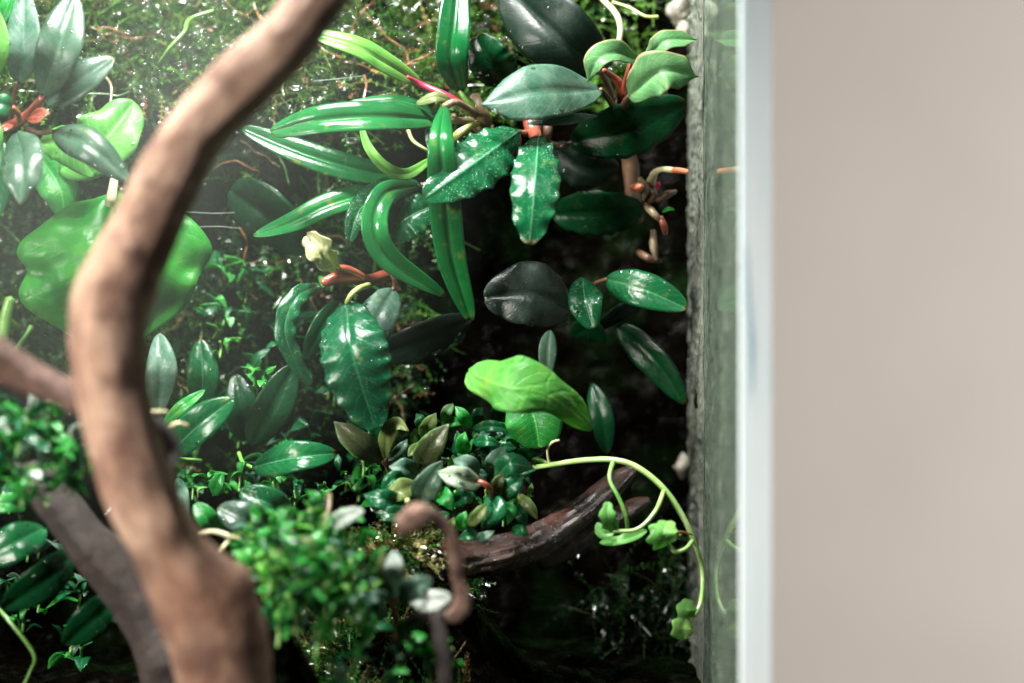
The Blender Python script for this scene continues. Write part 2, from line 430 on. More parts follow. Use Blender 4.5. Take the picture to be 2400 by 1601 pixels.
# ------------------------------------------------------------------ shape builders
def leaf(parent, pts, hw, mat, roll=30, k=1.0, b=0.62, cup=0.12, wave=0.0, nw=6, n=26, m=11, thick=0.00024, ridge=0.05,
         name='leaf', curl=0.0, lobes=0.0, asym=(1, 1), crumple=0.0, pillow=0.09, acu=0.0, nl=3, label=None, seed=None, drops=None):
    """a leaf along a midrib of (px, py, mm) points, hw = widest visible half-width in photograph pixels"""
    sd = random.random() * 6.28 if seed is None else seed
    roll = -abs(roll) - 8 if mat in ('black', 'deep') else roll * 0.68
    pts = [(p[0], p[1], pts[0][2] + 0.62 * (p[2] - pts[0][2])) for p in pts]
    C = spline([P(*p) for p in pts], n)
    T = unit(np.gradient(C, axis=0))
    img = unit(np.stack([-T[:, 2], np.zeros(n), T[:, 0]], 1))
    ch = C[-1] - C[0]
    sg = 1.0 if (ch[0] >= 0) else -1.0
    if abs(ch[0]) < 0.25 * abs(ch[2]):
        sg = 1.0
    img = img * sg
    ra = R(roll)
    S = img * math.cos(ra) + np.array([0, 1, 0]) * math.sin(ra)
    S = unit(S - (S * T).sum(1, keepdims=True) * T)
    N = np.cross(T, S)
    N = unit(N)
    if N[:, 1].mean() > 0:
        N = -N
    t = np.linspace(0, 1, n)
    ymean = np.mean([p[2] for p in pts]) * 1e-3
    W = hw * 1e-4 * (FD + ymean) / FD / max(math.cos(ra), 0.35)
    tt = np.clip(t, 0, 1) ** k
    wt = W * np.sin(np.pi * np.clip(tt * 0.985 + 0.008, 0, 1)) ** b
    wt = wt * (1 - acu * np.clip((t - 0.80) / 0.17, 0, 1) ** 1.2) if acu else wt
    us = np.linspace(-1, 1, m)
    V = np.zeros((n, m, 3))
    for j, u in enumerate(us):
        q = sd + (1.9 if u > 0 else 0)
        ph = 2 * np.pi * nw * t + q + 1.1 * np.sin(4.7 * t + 2 * q) + 0.5 * np.sin(11 * t + q)
        am = 0.95 + 0.4 * np.sin(6.3 * t + 3 * q)
        f = 1 + 0.4 * wave * am * np.sin(ph + 1.2) * (abs(u) ** 3)
        if lobes:
            f = f * (1 + lobes * np.cos(2 * np.pi * nl * t + (0.6 if u > 0 else 0.2)) * abs(u) ** 2)
        f = f * (1 + 0.05 * np.sin(5.1 * t + sd * 3 + (2.2 if u > 0 else 0)))
        f = f * (asym[0] if u > 0 else asym[1])
        z = cup * abs(u) ** 1.6 - ridge * math.exp(-(u / 0.11) ** 2) + pillow * math.sin(math.pi * abs(u) ** 0.85)
        off = z * wt + wave * wt * am * np.sin(ph) * abs(u) ** 2.6
        off = off + 0.07 * W * np.sin(4.3 * t + sd * 2 + u * 1.6) + curl * W * (t ** 3) * abs(u)
        if crumple:
            off = off + crumple * W * np.array([mn.noise(Vector((tq * 3.1 + sd, u * 2.0, 0.5))) + 0.6 * mn.noise(Vector((tq * 7.3, u * 4.4 + sd, 2.5))) for tq in t])
        V[:, j] = C + S * (u * wt * f)[:, None] + N * off[:, None]
    th = thick * (0.45 + 0.55 * np.sin(np.pi * np.clip((us + 1) / 2, 0.03, 0.97)))
    B = V - N[:, None, :] * th[None, :, None]
    allv = np.vstack([V.reshape(-1, 3), B.reshape(-1, 3)])
    F = []
    o = n * m
    fl = np.dot(np.cross(V[n // 2, m // 2 + 1] - V[n // 2, m // 2], V[n // 2 + 1, m // 2] - V[n // 2, m // 2]), N[n // 2]) > 0
    for i in range(n - 1):
        for j in range(m - 1):
            a, bb, c, d = i * m + j, i * m + j + 1, (i + 1) * m + j + 1, (i + 1) * m + j
            q = (a, bb, c, d)
            F.append(q if fl else q[::-1])
            r = tuple(x + o for x in q)
            F.append(r[::-1] if fl else r)
    ring = [j for j in range(m)] + [i * m + m - 1 for i in range(1, n)] + [(n - 1) * m + j for j in range(m - 2, -1, -1)] + [i * m for i in range(n - 2, 0, -1)]
    for x, y in zip(ring, ring[1:] + ring[:1]):
        q = (x, x + o, y + o, y)
        F.append(q if fl else q[::-1])
    uv = np.stack(np.meshgrid((us + 1) / 2, t), -1).reshape(-1, 2)
    ob = mesh_obj(name, allv, F, M[mat], parent, np.vstack([uv, uv]))
    if label:
        ob['label'] = label
    ob_S[ob.name] = (C, S, N, wt)
    if drops is None and hw >= 38 and mat in ('speck', 'speck2', 'black', 'silver', 'grey', 'dark', 'deep', 'broadpale'):
        drops = 7
    for _ in range(drops or 0):
        i, j = random.randrange(int(n * 0.12), int(n * 0.92)), random.choice([1, 1, 2, m - 3, m - 2, m - 2, random.randrange(1, m - 1)])
        rr = random.uniform(0.00022, 0.00055)
        drop(ob, V[i, j], rr, rr * random.uniform(0.8, 1.6), S[i], T[i], N[i])
    return ob


ob_S = {}


def tube_data(pts, radii, n=24, segs=10, rough=0.0, freq=120.0, bumps=(), oval=0.0, cap=True, groove=0.0):
    A = np.array([list(p) + [r] for p, r in zip(pts, radii)])
    S4 = spline(A, n)
    C, rad = S4[:, :3], S4[:, 3]
    T = unit(np.gradient(C, axis=0))
    up = np.array([0.0, 1.0, 0.03])
    U = unit(np.cross(T, np.tile(up, (n, 1))))
    W = np.cross(U, T)
    V, uv = [], []
    for i in range(n):
        for j in range(segs):
            a = 2 * math.pi * j / segs
            dr = U[i] * math.cos(a) + W[i] * math.sin(a)
            p = C[i] + dr * rad[i]
            r = rad[i]
            if rough:
                q = Vector(p * freq)
                r *= 1 + rough * (mn.noise(q) + 0.5 * mn.noise(q * 2.3) + 0.3 * mn.noise(q * 5.1))
            if groove:
                r *= 1 + groove * mn.noise(Vector((math.cos(a) * 3.3, math.sin(a) * 3.3, i / n * 3.0))) + groove * 0.6 * mn.noise(Vector((math.cos(a) * 9, math.sin(a) * 9, i / n * 7.0)))
            p = C[i] + dr * r
            for (bc, bs, bh) in bumps:
                dd = np.linalg.norm(C[i] + dr * rad[i] - bc)
                p = p + dr * bh * math.exp(-(dd / bs) ** 2)
            V.append(p)
            uv.append((j / segs, i / n * 3))
    F = []
    for i in range(n - 1):
        for j in range(segs):
            a, b_ = i * segs + j, i * segs + (j + 1) % segs
            F.append((a, b_, b_ + segs, a + segs))
    if cap:
        for i, sgn in ((0, -1), (n - 1, 1)):
            V.append(C[i] + T[i] * sgn * rad[i] * 0.5)
            uv.append((0.5, i / n * 3))
            c = len(V) - 1
            for j in range(segs):
                a, b_ = i * segs + j, i * segs + (j + 1) % segs
                F.append((b_, a, c) if sgn < 0 else (a, b_, c))
    return np.array(V), F, np.array(uv)


def px(r, ymm):
    return r * 1e-4 * (FD + ymm * 1e-3) / FD


def tube(parent, name, pts, r, mat, n=18, segs=8, **kw):
    rr = r if isinstance(r, (list, tuple)) else [r] * len(pts)
    V, F, uv = tube_data([P(*p) for p in pts], [px(a, p[2]) for a, p in zip(rr, pts)], n, segs, **kw)
    return mesh_obj(name, V, F, M[mat], parent, uv)


def drop(parent, at, rx, ry, S, T, N):
    V, F = [], []
    nr, ns = 5, 12
    for i in range(nr):
        a = (i / (nr - 1)) * math.pi / 2
        for j in range(ns):
            b_ = 2 * math.pi * j / ns
            rr = math.cos(a)
            V.append(at + S * rx * rr * math.cos(b_) + T * ry * rr * math.sin(b_) + N * (0.45 * min(rx, ry) * math.sin(a)))
    for i in range(nr - 1):
        for j in range(ns):
            a, b_ = i * ns + j, i * ns + (j + 1) % ns
            F.append((a, b_, b_ + ns, a + ns))
    F.append(tuple(range(ns))[::-1])
    return mesh_obj('water_drop', np.array(V), F, M['water'], parent)


def leaf_drops(lf, spots):
    """water drops lying on a leaf at (t, u, along mm, across mm)"""
    C, S, N, wt = ob_S[lf.name]
    n = len(C)
    for t, u, rl, rs in spots:
        i = min(int(t * (n - 1)), n - 2)
        T = unit(C[i + 1] - C[i])
        drop(lf, C[i] + S[i] * u * wt[i] + N[i] * (wt[i] * 0.12 * abs(u) ** 1.6), rs * 1e-3, rl * 1e-3, S[i], T, N[i])


# ------------------------------------------------------------------ setting: room wall, back wall, soil
def wall():
    V = [(-1.5, 1.0, -1.2), (2.5, 1.0, -1.2), (2.5, 1.0, 1.4), (-1.5, 1.0, 1.4), (-1.5, 1.05, -1.2), (2.5, 1.05, -1.2), (2.5, 1.05, 1.4), (-1.5, 1.05, 1.4)]
    F = [(0, 1, 2, 3), (7, 6, 5, 4), (0, 4, 5, 1), (1, 5, 6, 2), (2, 6, 7, 3), (3, 7, 4, 0)]
    o = mesh_obj('room_wall', np.array(V, float), F, M['wall'], None, None, False)
    o['kind'] = 'structure'


wall()
XP = 0.0453                                       # inner face of the side pane
YF, YB = -0.101, 0.085                            # its front and rear edge


def lump(x, z, f):
    return mn.noise(Vector((x * f, z * f, 3.7))) + 0.5 * mn.noise(Vector((x * f * 2.1, z * f * 2.1, 9.1))) + 0.25 * mn.noise(Vector((x * f * 4.3, z * f * 4.3, 1.3)))


PROF = [(-500, 50), (-60, 54), (60, 44), (150, 36), (235, 27), (290, 34), (420, 40), (620, 42), (800, 44), (1000, 46), (1300, 44), (1700, 44), (2200, 44)]


def wall_y(x, z):
    """depth of the planted back wall (metres) over tank position x, z"""
    py = 800.5 - z * 1e4 * FD / (FD + 0.055)
    ppx = 1200 + x * 1e4 * FD / (FD + 0.055)
    y = np.interp(py, [a for a, _ in PROF], [b_ for _, b_ in PROF])
    f = np.clip((ppx - 950) / 300, 0, 1)
    y = y * (1 - f) + 56 * f
    return (y + 4.5 * lump(x, z, 45) * (1 - 0.4 * f)) * 1e-3


def back_wall():
    nx, nz = 150, 120
    xs = np.linspace(-0.21, XP - 0.0002, nx)
    zs = np.linspace(-0.15, 0.15, nz)
    V = [(x, wall_y(x, z), z) for z in zs for x in xs]
    F = []
    for i in range(nz - 1):
        for j in range(nx - 1):
            a = i * nx + j
            F.append((a, a + 1, a + nx + 1, a + nx))
    o = mesh_obj('back_wall', np.array(V), F, M['soil'])
    o['kind'] = 'structure'
    # the panel the planting is fixed to
    b = [(-0.23, 0.086, -0.16), (XP + 0.0064, 0.086, -0.16), (XP + 0.0064, 0.086, 0.16), (-0.23, 0.086, 0.16)]
    b = np.array(b + [(x, 0.092, z) for x, y, z in b])
    o = mesh_obj('back_panel_wall', b, [(0, 1, 2, 3), (7, 6, 5, 4), (0, 4, 5, 1), (1, 5, 6, 2), (2, 6, 7, 3), (3, 7, 4, 0)], M['soil'], None, None, False)
    o['kind'] = 'structure'


def soil_z(x, y):
    t = np.interp(y, [-0.13, -0.08, -0.02, 0.03, 0.08], [-0.108, -0.098, -0.086, -0.078, -0.074])
    ppx = 1200 + x * 1e4
    mound = 0.034 * math.exp(-((ppx - 1000) / 170) ** 2 - ((y - 0.012) / 0.022) ** 2)
    mound += 0.040 * math.exp(-((ppx - 620) / 170) ** 2 - ((y + 0.045) / 0.026) ** 2)
    return t + mound + 0.0032 * lump(x, y, 60)


def soil():
    nx, ny = 130, 100
    xs = np.linspace(-0.21, XP - 0.0003, nx)
    ys = np.linspace(-0.135, 0.084, ny)
    V = [(x, y, soil_z(x, y)) for y in ys for x in xs]
    F = []
    for i in range(ny - 1):
        for j in range(nx - 1):
            a = i * nx + j
            F.append((a, a + 1, a + nx + 1, a + nx))
    o = mesh_obj('soil', np.array(V), F, M['soil'])
    o['kind'] = 'structure'


back_wall()
soil()


# ------------------------------------------------------------------ the glass tank
def tank():
    r = thing('glass_tank', 'glass side of the planted tank with grimy inner face and pale blue front edge', 'tank', (XP, YF, -0.16))

    def box(name, x0, x1, y0, y1, z0, z1, mat, parent, bev=0.0):
        V = np.array([(x0, y0, z0), (x1, y0, z0), (x1, y1, z0), (x0, y1, z0), (x0, y0, z1), (x1, y0, z1), (x1, y1, z1), (x0, y1, z1)])
        F = [(3, 2, 1, 0), (4, 5, 6, 7), (0, 1, 5, 4), (1, 2, 6, 5), (2, 3, 7, 6), (3, 0, 4, 7)]
        o = mesh_obj(name, V, F, M[mat], parent, None, False)
        if bev:
            bm = o.modifiers.new('bevel', 'BEVEL')
            bm.width = bev
            bm.segments = 3
        return o
    p = box('side_pane', XP, XP + 0.0064, YF + 0.0012, YB, -0.16, 0.16, 'pane', r)
    box('front_edge', XP - 0.0001, XP + 0.0065, YF, YF + 0.0011, -0.16, 0.16, 'edge', p, 0.0005)
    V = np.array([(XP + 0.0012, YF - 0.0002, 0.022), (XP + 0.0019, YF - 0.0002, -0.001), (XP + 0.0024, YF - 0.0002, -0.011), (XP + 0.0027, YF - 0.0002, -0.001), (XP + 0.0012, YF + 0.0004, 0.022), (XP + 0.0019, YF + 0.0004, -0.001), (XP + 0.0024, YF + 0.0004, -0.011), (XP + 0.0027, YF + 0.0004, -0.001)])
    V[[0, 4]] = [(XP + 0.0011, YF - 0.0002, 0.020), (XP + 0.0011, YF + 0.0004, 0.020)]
    mesh_obj('refraction_wedge', V, [(0, 1, 2, 3), (7, 6, 5, 4), (0, 4, 5, 1), (1, 5, 6, 2), (2, 6, 7, 3), (3, 7, 4, 0)], M['refraction_wedge'], bpy.data.objects['front_edge'], None, False)  # thin prism coloured teal to show refraction in the glass edge
    # a grimy crust of silicone and algae up the rear part of the pane
    ny, nz = 26, 420
    V = []
    for i in range(nz):
        z = -0.15 + 0.3 * i / (nz - 1)
        y0 = 0.004 + 0.006 * mn.noise(Vector((0, 2.2, z * 90)))
        for j in range(ny):
            y = y0 + (0.074 - y0) * j / (ny - 1)
            h = 0.0007 * (0.5 + mn.noise(Vector((1.7, y * 330, z * 330))) + 0.6 * mn.noise(Vector((5.1, y * 900, z * 800))))
            h += 0.0016 * math.exp(-((y - 0.030 - 0.004 * mn.noise(Vector((3, 1, z * 60)))) / 0.004) ** 2) * (0.7 + 0.6 * mn.noise(Vector((9, 4, z * 500))))
            e = min(1.0, j / 3)
            V.append((XP - max(0.0, h) * e - 0.0001, y, z))
    F = [(i * ny + j, (i + 1) * ny + j, (i + 1) * ny + j + 1, i * ny + j + 1) for i in range(nz - 1) for j in range(ny - 1)]
    mesh_obj('silicone_seam', np.array(V), F, M['silicone'], r)
    # crumbs of pale foam showing at the rear corner
    for (qx, qy, rr) in ((1592, 22, 24), (1600, 66, 17), (1600, 1092, 18), (1597, 1542, 24), (1603, 1488, 13), (1598, 1596, 22)):
        V, F, uv = tube_data([P(qx - 2, qy + rr * 1.6, 52), P(qx, qy, 50), P(qx + 1, qy - rr * 1.6, 52)], [px(rr * 0.4, 50), px(rr * 0.95, 50), px(rr * 0.35, 50)], 14, 12, rough=1.0, freq=330)
        V[:, 0] = np.minimum(V[:, 0], XP - 0.0003)
        mesh_obj('foam_patch', V, F, M['foam'], r, uv)


tank()


# ------------------------------------------------------------------ driftwood
def plain_branch(name, label, cat, pts, radii, mat, n, segs, bumps=(), rough=0.1, freq=70, groove=0.0):
    V, F, uv = tube_data([P(*p) for p in pts], [px(a, p[2]) for a, p in zip(radii, pts)], n, segs, rough=rough, freq=freq, bumps=bumps, groove=groove)
    at = V.mean(0)
    r = thing(name, label, cat, V[np.argmin(V[:, 2])])
    mesh_obj('wood', V, F, M[mat], r, uv)
    return r


YB1 = -108
main_pts = [(870, -150, YB1), (742, 0, YB1), (664, 100, YB1), (560, 200, YB1), (465, 300, YB1), (402, 400, YB1), (340, 530, YB1), (285, 640, YB1), (258, 720, YB1), (252, 800, YB1), (258, 880, YB1),
            (270, 960, YB1), (302, 1080, YB1), (326, 1150, YB1), (358, 1225, YB1), (406, 1308, YB1 + 2), (462, 1395, YB1 + 4), (503, 1480, YB1 + 6), (524, 1580, YB1 + 8), (530, 1720, YB1 + 10)]
main_r = [62, 62, 70, 75, 76, 77, 82, 90, 92, 89, 86, 86, 86, 86, 84, 90, 112, 118, 112, 108]


def fb(x, y, size, h, yy=YB1 - 7):
    return (P(x, y, yy), px(size, YB1), px(h, YB1))


mb = [fb(300, 590, 24, 16), (P(562, 1362, -106), px(48, YB1), px(24, YB1)), fb(440, 315, 40, 14), fb(590, 1395, 16, 10, YB1), fb(585, 1430, 16, 14, YB1), fb(600, 1385, 18, 16, YB1), fb(250, 880, 40, 9), fb(210, 800, 45, 8), fb(330, 1110, 40, 10),
      fb(640, 60, 30, 10), fb(395, 1230, 40, 10), fb(470, 1330, 45, 12)]
branch = plain_branch('driftwood_branch', 'thick pale brown driftwood branch curving from top edge to bottom, out of focus', 'branch', main_pts, main_r, 'wood', 170, 36, mb, 0.06, 60, 0.06)
tube(branch, 'side_limb', [(-90, 770, YB1 + 4), (0, 843, YB1 + 6), (60, 880, YB1 + 8), (130, 910, YB1 + 8), (200, 940, YB1 + 5)], [48, 47, 43, 37, 38], 'woodlimb', 50, 24, rough=0.12, freq=110)
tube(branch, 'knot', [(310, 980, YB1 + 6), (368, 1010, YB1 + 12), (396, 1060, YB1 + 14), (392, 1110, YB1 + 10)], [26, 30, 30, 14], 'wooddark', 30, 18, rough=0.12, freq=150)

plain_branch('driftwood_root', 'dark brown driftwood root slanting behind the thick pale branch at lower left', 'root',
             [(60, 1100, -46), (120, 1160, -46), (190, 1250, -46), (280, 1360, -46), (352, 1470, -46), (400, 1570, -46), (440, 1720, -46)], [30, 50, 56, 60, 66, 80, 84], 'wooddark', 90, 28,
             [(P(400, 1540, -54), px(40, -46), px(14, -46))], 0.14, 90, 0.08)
hk = plain_branch('hooked_twig', 'blurred brown twig with hooked rounded pink tip in front of the wet log', 'twig',
                  [(942, 1250, -84), (954, 1222, -86), (985, 1207, -87), (1015, 1212, -86), (1047, 1240, -84), (1064, 1290, -82), (1070, 1350, -80), (1084, 1405, -78), (1070, 1436, -76), (1045, 1446, -74)],
                  [13, 25, 23, 16, 14, 18, 15, 19, 20, 13], 'hook', 120, 24, [(P(1050, 1226, -88), px(13, -84), px(15, -84)), (P(1088, 1400, -82), px(12, -84), px(9, -84)), (P(958, 1200, -90), px(12, -84), px(7, -84)), (P(1076, 1320, -84), px(9, -84), px(6, -84))], 0.34, 190, 0.14)
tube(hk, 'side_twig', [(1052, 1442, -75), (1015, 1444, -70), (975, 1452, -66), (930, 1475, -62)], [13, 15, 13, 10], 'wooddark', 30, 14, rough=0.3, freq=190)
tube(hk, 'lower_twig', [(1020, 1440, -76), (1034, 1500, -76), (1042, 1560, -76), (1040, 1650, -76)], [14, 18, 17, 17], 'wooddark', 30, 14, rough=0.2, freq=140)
wl = plain_branch('wet_log', 'wet red-brown driftwood log with glossy grooved bark beneath the small rosettes', 'log',
                  [(1484, 1098, 10), (1440, 1135, 8), (1380, 1190, 5), (1310, 1240, 2), (1230, 1280, -2), (1120, 1305, -6), (1020, 1322, -8), (930, 1335, -8), (840, 1350, -6)], [12, 24, 31, 37, 42, 44, 42, 38, 30],
                  'woodwet', 150, 40, (), 0.07, 140, 0.30)
tube(wl, 'prong', [(1520, 1172, 10), (1480, 1190, 8), (1420, 1225, 6), (1340, 1275, 4), (1260, 1310, 2)], [8, 19, 24, 28, 28], 'woodwet', 60, 24, rough=0.12, freq=140, groove=0.2)

# ------------------------------------------------------------------ plants, leaf by leaf
# upper left: dark spoon leaves on red stalks, in front of the moss
a = thing('spoon_leaf_plant', 'plant with dark grey-green spoon leaves on red stalks at upper left corner', 'plant', P(40, 300, 0))
leaf(a, [(41, 195, -8), (53, 110, -14), (58, -30, -6)], 41, 'silver', 10, 0.85, 0.6, 0.10)
leaf(a, [(100, 227, -16), (136, 112, -24), (176, -12, -14)], 55, 'grey', 10, 0.95, 0.6, 0.08)
leaf(a, [(106, 240, -10), (185, 192, -16), (267, 135, -14)], 42, 'grey', 28, 1.0, 0.6, 0.16)
leaf(a, [(124, 308, -14), (205, 340, -30), (302, 425, -30)], 41, 'grey', 30, 0.95, 0.62, -0.1, pillow=0.16)
leaf(a, [(37, 310, -18), (53, 385, -36), (47, 480, -44)], 51, 'grey', 4, 0.9, 0.58, -0.06, 0.07, 4, 36, 13, pillow=0.14, acu=0.5)
leaf(a, [(29, 251, -20), (8, 246, -24), (-40, 236, -24)], 27, 'dark', 25, 0.9, 0.6)
leaf(a, [(-38, 215, -16), (-4, 120, -26), (-14, 15, -20)], 27, 'lime', 5, 1.0, 0.6)
leaf(a, [(-30, 400, -14), (-8, 330, -18), (-5, 280, -14)], 15, 'lime', 5, 1.0, 0.6)
leaf(a, [(-25, 90, -4), (12, 25, -8), (35, -35, -4)], 20, 'small', 20, 1.0, 0.7)
leaf(a, [(5, 330, 10), (-5, 430, 4), (-15, 520, 0)], 32, 'dark', 10)
tube(a, 'stalk', [(101, 226, -16), (85, 250, -14), (50, 282, -8), (10, 300, 0)], [9, 12, 13, 12], 'red')
tube(a, 'stalk', [(29, 252, -20), (42, 266, -18), (44, 282, -14)], 7, 'red')
tube(a, 'stalk', [(124, 308, -14), (95, 311, -12), (60, 300, -8)], 6, 'brownstem')
tube(a, 'stalk', [(41, 192, -8), (32, 230, -6), (25, 280, -2)], 6, 'brownstem')
for q in ([(70, 272, -16), (95, 262, -20), (116, 268, -22)], [(62, 280, -16), (85, 282, -20), (104, 272, -22)], [(30, 292, -10), (12, 300, -14), (-4, 310, -14)]):
    leaf(a, q, 9, 'red', 20, 1, 0.6, name='bract', n=12, m=7)

# left: broad bright leaves behind the branch
a = thing('broad_leaf_plant', 'bright green plant with broad wavy heart-shaped leaf behind the thick branch', 'plant', P(262, 440, 20))
leaf(a, [(265, 452, 4), (255, 620, -10), (245, 818, -2)], 216, 'broadbig', 4, 0.8, 0.5, -0.08, 0.09, 2.3, 48, 25, 0.0002, 0.03, lobes=0.08, nl=2.6, crumple=0.12, pillow=0.02)
leaf(a, [(140, 400, 12), (235, 335, 4), (315, 240, 12)], 72, 'broadpale', 22, 1.0, 0.5, 0.08, 0.10, 3, 30, 15)
leaf(a, [(95, 335, 4), (158, 342, -4), (222, 412, -4)], 44, 'broadpale', 24, 1.0, 0.55, 0.12, 0.06, 3)
leaf(a, [(92, 365, 16), (140, 440, 8), (152, 512, 8)], 48, 'broad', 16, 1.0, 0.55, 0.12, 0.06, 3)
tube(a, 'stalk', [(258, 480, -4), (263, 450, -4), (270, 410, 6), (280, 350, 22)], [14, 12, 10, 9], 'creamstem')
tube(a, 'stalk', [(25, 700, 20), (14, 740, 20), (5, 800, 20)], [13, 14, 14], 'greenstem')
tube(a, 'stalk', [(75, 765, 24), (55, 795, 24), (30, 830, 24)], [7, 6, 6], 'greenstem')

# centre: strap-leaved plant
a = thing('strap_leaf_plant', 'plant with long glossy bright green strap leaves fanning out at top centre', 'plant', P(1128, 290, 12))
leaf(a, [(1079, 216, 4), (1058, 140, -4), (1064, 60, -2), (1078, -80, 10)], 40, 'strapdark', 0, 0.85, 0.5, 0.16, m=13, ridge=0.12)
leaf(a, [(985, 196, 8), (900, 146, -4), (830, 108, -10), (715, 74, -8)], 25, 'straplight', 42, 1.0, 0.42, 0.1, m=13, ridge=0.12, n=34)
leaf(a, [(1022, 280, 4), (900, 271, -12), (760, 280, -14), (634, 310, -6)], 36, 'strap', 38, 1.0, 0.42, 0.05, m=15, ridge=0.16, n=34)
leaf(a, [(1022, 266, 10), (940, 238, 2), (810, 244, 4)], 18, 'strap', 46, 1.0, 0.5, -0.1)
leaf(a, [(1064, 240, 4), (1022, 227, -2), (975, 243, 0)], 13, 'olive', 42, 1.0, 0.5, -0.1)
leaf(a, [(955, 420, 12), (830, 396, 6), (700, 355, 6), (568, 300, 10)], 33, 'strapdark', 30, 1.0, 0.45, 0.14, m=13, ridge=0.14, n=34)
leaf(a, [(1014, 371, 10), (955, 408, -2), (905, 394, -8), (862, 345, -6), (842, 280, -2)], 14, 'straplight', 34, 0.9, 0.6, 0.3, n=34, label='pale curled young leaf')
leaf(a, [(1041, 248, -6), (1033, 340, -22), (1046, 500, -16), (1063, 620, -14), (1104, 752, -8)], 37, 'strap', 2, 1.15, 0.42, 0.06, m=15, ridge=0.14, n=44)
leaf(a, [(985, 435, 14), (880, 450, 8), (770, 482, 2), (690, 520, 0), (594, 552, 2)], 29, 'strap', 32, 1.1, 0.55, 0.12, m=13, ridge=0.08, n=34)
leaf(a, [(985, 432, 8), (905, 446, -6), (842, 492, -10), (818, 572, -8)], 32, 'speck', 20, 0.95, 0.55, 0.05, n=34)
leaf(a, [(978, 436, 4), (905, 452, -14), (878, 522, -22), (912, 605, -20), (1044, 694, -10)], 31, 'strap', 8, 1.05, 0.55, 0.14, m=13, ridge=0.14, n=44)
tube(a, 'crown', [(1112, 226, 8), (1122, 255, 6), (1134, 285, 10), (1120, 300, 18)], [12, 17, 20, 14], 'tan')
tube(a, 'stalk', [(1078, 212, 4), (1090, 230, 4), (1116, 258, 6)], [6, 8, 11], 'greenstem')
tube(a, 'stalk', [(1082, 245, 6), (1040, 222, 6), (985, 197, 7), (955, 180, 4)], [10, 9, 7, 4], 'crimson')
tube(a, 'stalk', [(1041, 250, -6), (1065, 240, -6), (1095, 255, 2), (1122, 272, 8)], [8, 9, 10, 12], 'tan')
tube(a, 'stalk', [(1060, 330, 8), (1080, 310, 4), (1112, 292, 6), (1135, 284, 10)], [13, 10, 8, 8], 'ystem')
tube(a, 'stalk', [(1018, 281, 5), (1060, 282, 8), (1110, 285, 12)], [6, 8, 9], 'tan')
tube(a, 'stalk', [(980, 436, 10), (1030, 420, 16), (1100, 340, 20), (1130, 300, 16)], [6, 6, 6, 6], 'tan')
tube(a, 'root', [(955, 300, 20), (968, 330, 16), (1000, 352, 14), (1020, 362, 16)], 4, 'ystem')

# centre right: crinkled dark leaves
a = thing('crinkled_leaf_plant', 'plant with dark wavy-edged speckled leaves hanging centre right on red stalks', 'plant', P(1265, 300, 14))
leaf(a, [(1216, 310, -4), (1110, 384, -20), (996, 464, -26)], 66, 'speck', 16, 0.95, 0.52, -0.12, 0.13, 6.5, 64, 21, 0.00024, -0.13, pillow=0.06)
l2 = leaf(a, [(1262, 318, -8), (1252, 443, -30), (1241, 572, -36)], 59, 'speck', 2, 0.95, 0.5, -0.06, 0.14, 5.6, 64, 21, 0.00024, -0.10, pillow=0.06)
leaf(a, [(1408, 210, 0), (1275, 214, -18), (1129, 246, -20)], 64, 'silver', 30, 1.1, 0.55, -0.08, 0.04, 3.5, 36, 15, ridge=0.05, pillow=0.05, acu=0.55)
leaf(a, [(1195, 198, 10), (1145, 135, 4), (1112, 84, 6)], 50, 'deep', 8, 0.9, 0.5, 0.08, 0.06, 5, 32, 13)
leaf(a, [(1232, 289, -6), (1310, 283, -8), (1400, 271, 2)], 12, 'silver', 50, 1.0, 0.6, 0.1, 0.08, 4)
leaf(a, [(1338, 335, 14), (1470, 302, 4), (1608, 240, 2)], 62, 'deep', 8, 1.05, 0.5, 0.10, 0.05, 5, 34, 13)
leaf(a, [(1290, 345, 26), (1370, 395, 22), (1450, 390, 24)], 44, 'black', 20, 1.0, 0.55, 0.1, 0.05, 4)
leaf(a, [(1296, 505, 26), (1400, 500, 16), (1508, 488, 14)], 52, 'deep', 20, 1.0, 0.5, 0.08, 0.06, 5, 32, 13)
leaf(a, [(905, 565, 8), (950, 512, -2), (1028, 476, 2)], 50, 'speck', 18, 0.95, 0.5, -0.05, 0.13, 6, 44, 17)
tube(a, 'stalk', [(1238, 245, 12), (1245, 290, 4), (1252, 312, 2), (1262, 334, -8)], [17, 19, 17, 11], 'red')
tube(a, 'stalk', [(1216, 310, -4), (1236, 312, 4), (1262, 300, 12)], [6, 9, 12], 'brownstem')
tube(a, 'stalk', [(1282, 255, 14), (1284, 300, 8), (1278, 350, 10)], [11, 12, 9], 'brownstem')
tube(a, 'stalk', [(1340, 335, 14), (1310, 342, 16), (1270, 330, 14)], [6, 7, 8], 'brownstem')
tube(a, 'stalk', [(1408, 210, 0), (1425, 230, 6), (1440, 255, 12)], [6, 7, 8], 'brownstem')

a = thing('round_leaf_plant', 'large near-black oval leaf standing above the silvery leaf at top right', 'plant', P(1406, 165, 10))
leaf(a, [(1408, 168, 4), (1306, 84, -4), (1180, -34, 8)], 79, 'black', -14, 0.95, 0.5, 0.06, 0.02, 3, 34, 15)
tube(a, 'stalk', [(1406, 165, 4), (1425, 200, 10), (1440, 240, 18)], [7, 8, 9], 'brownstem')

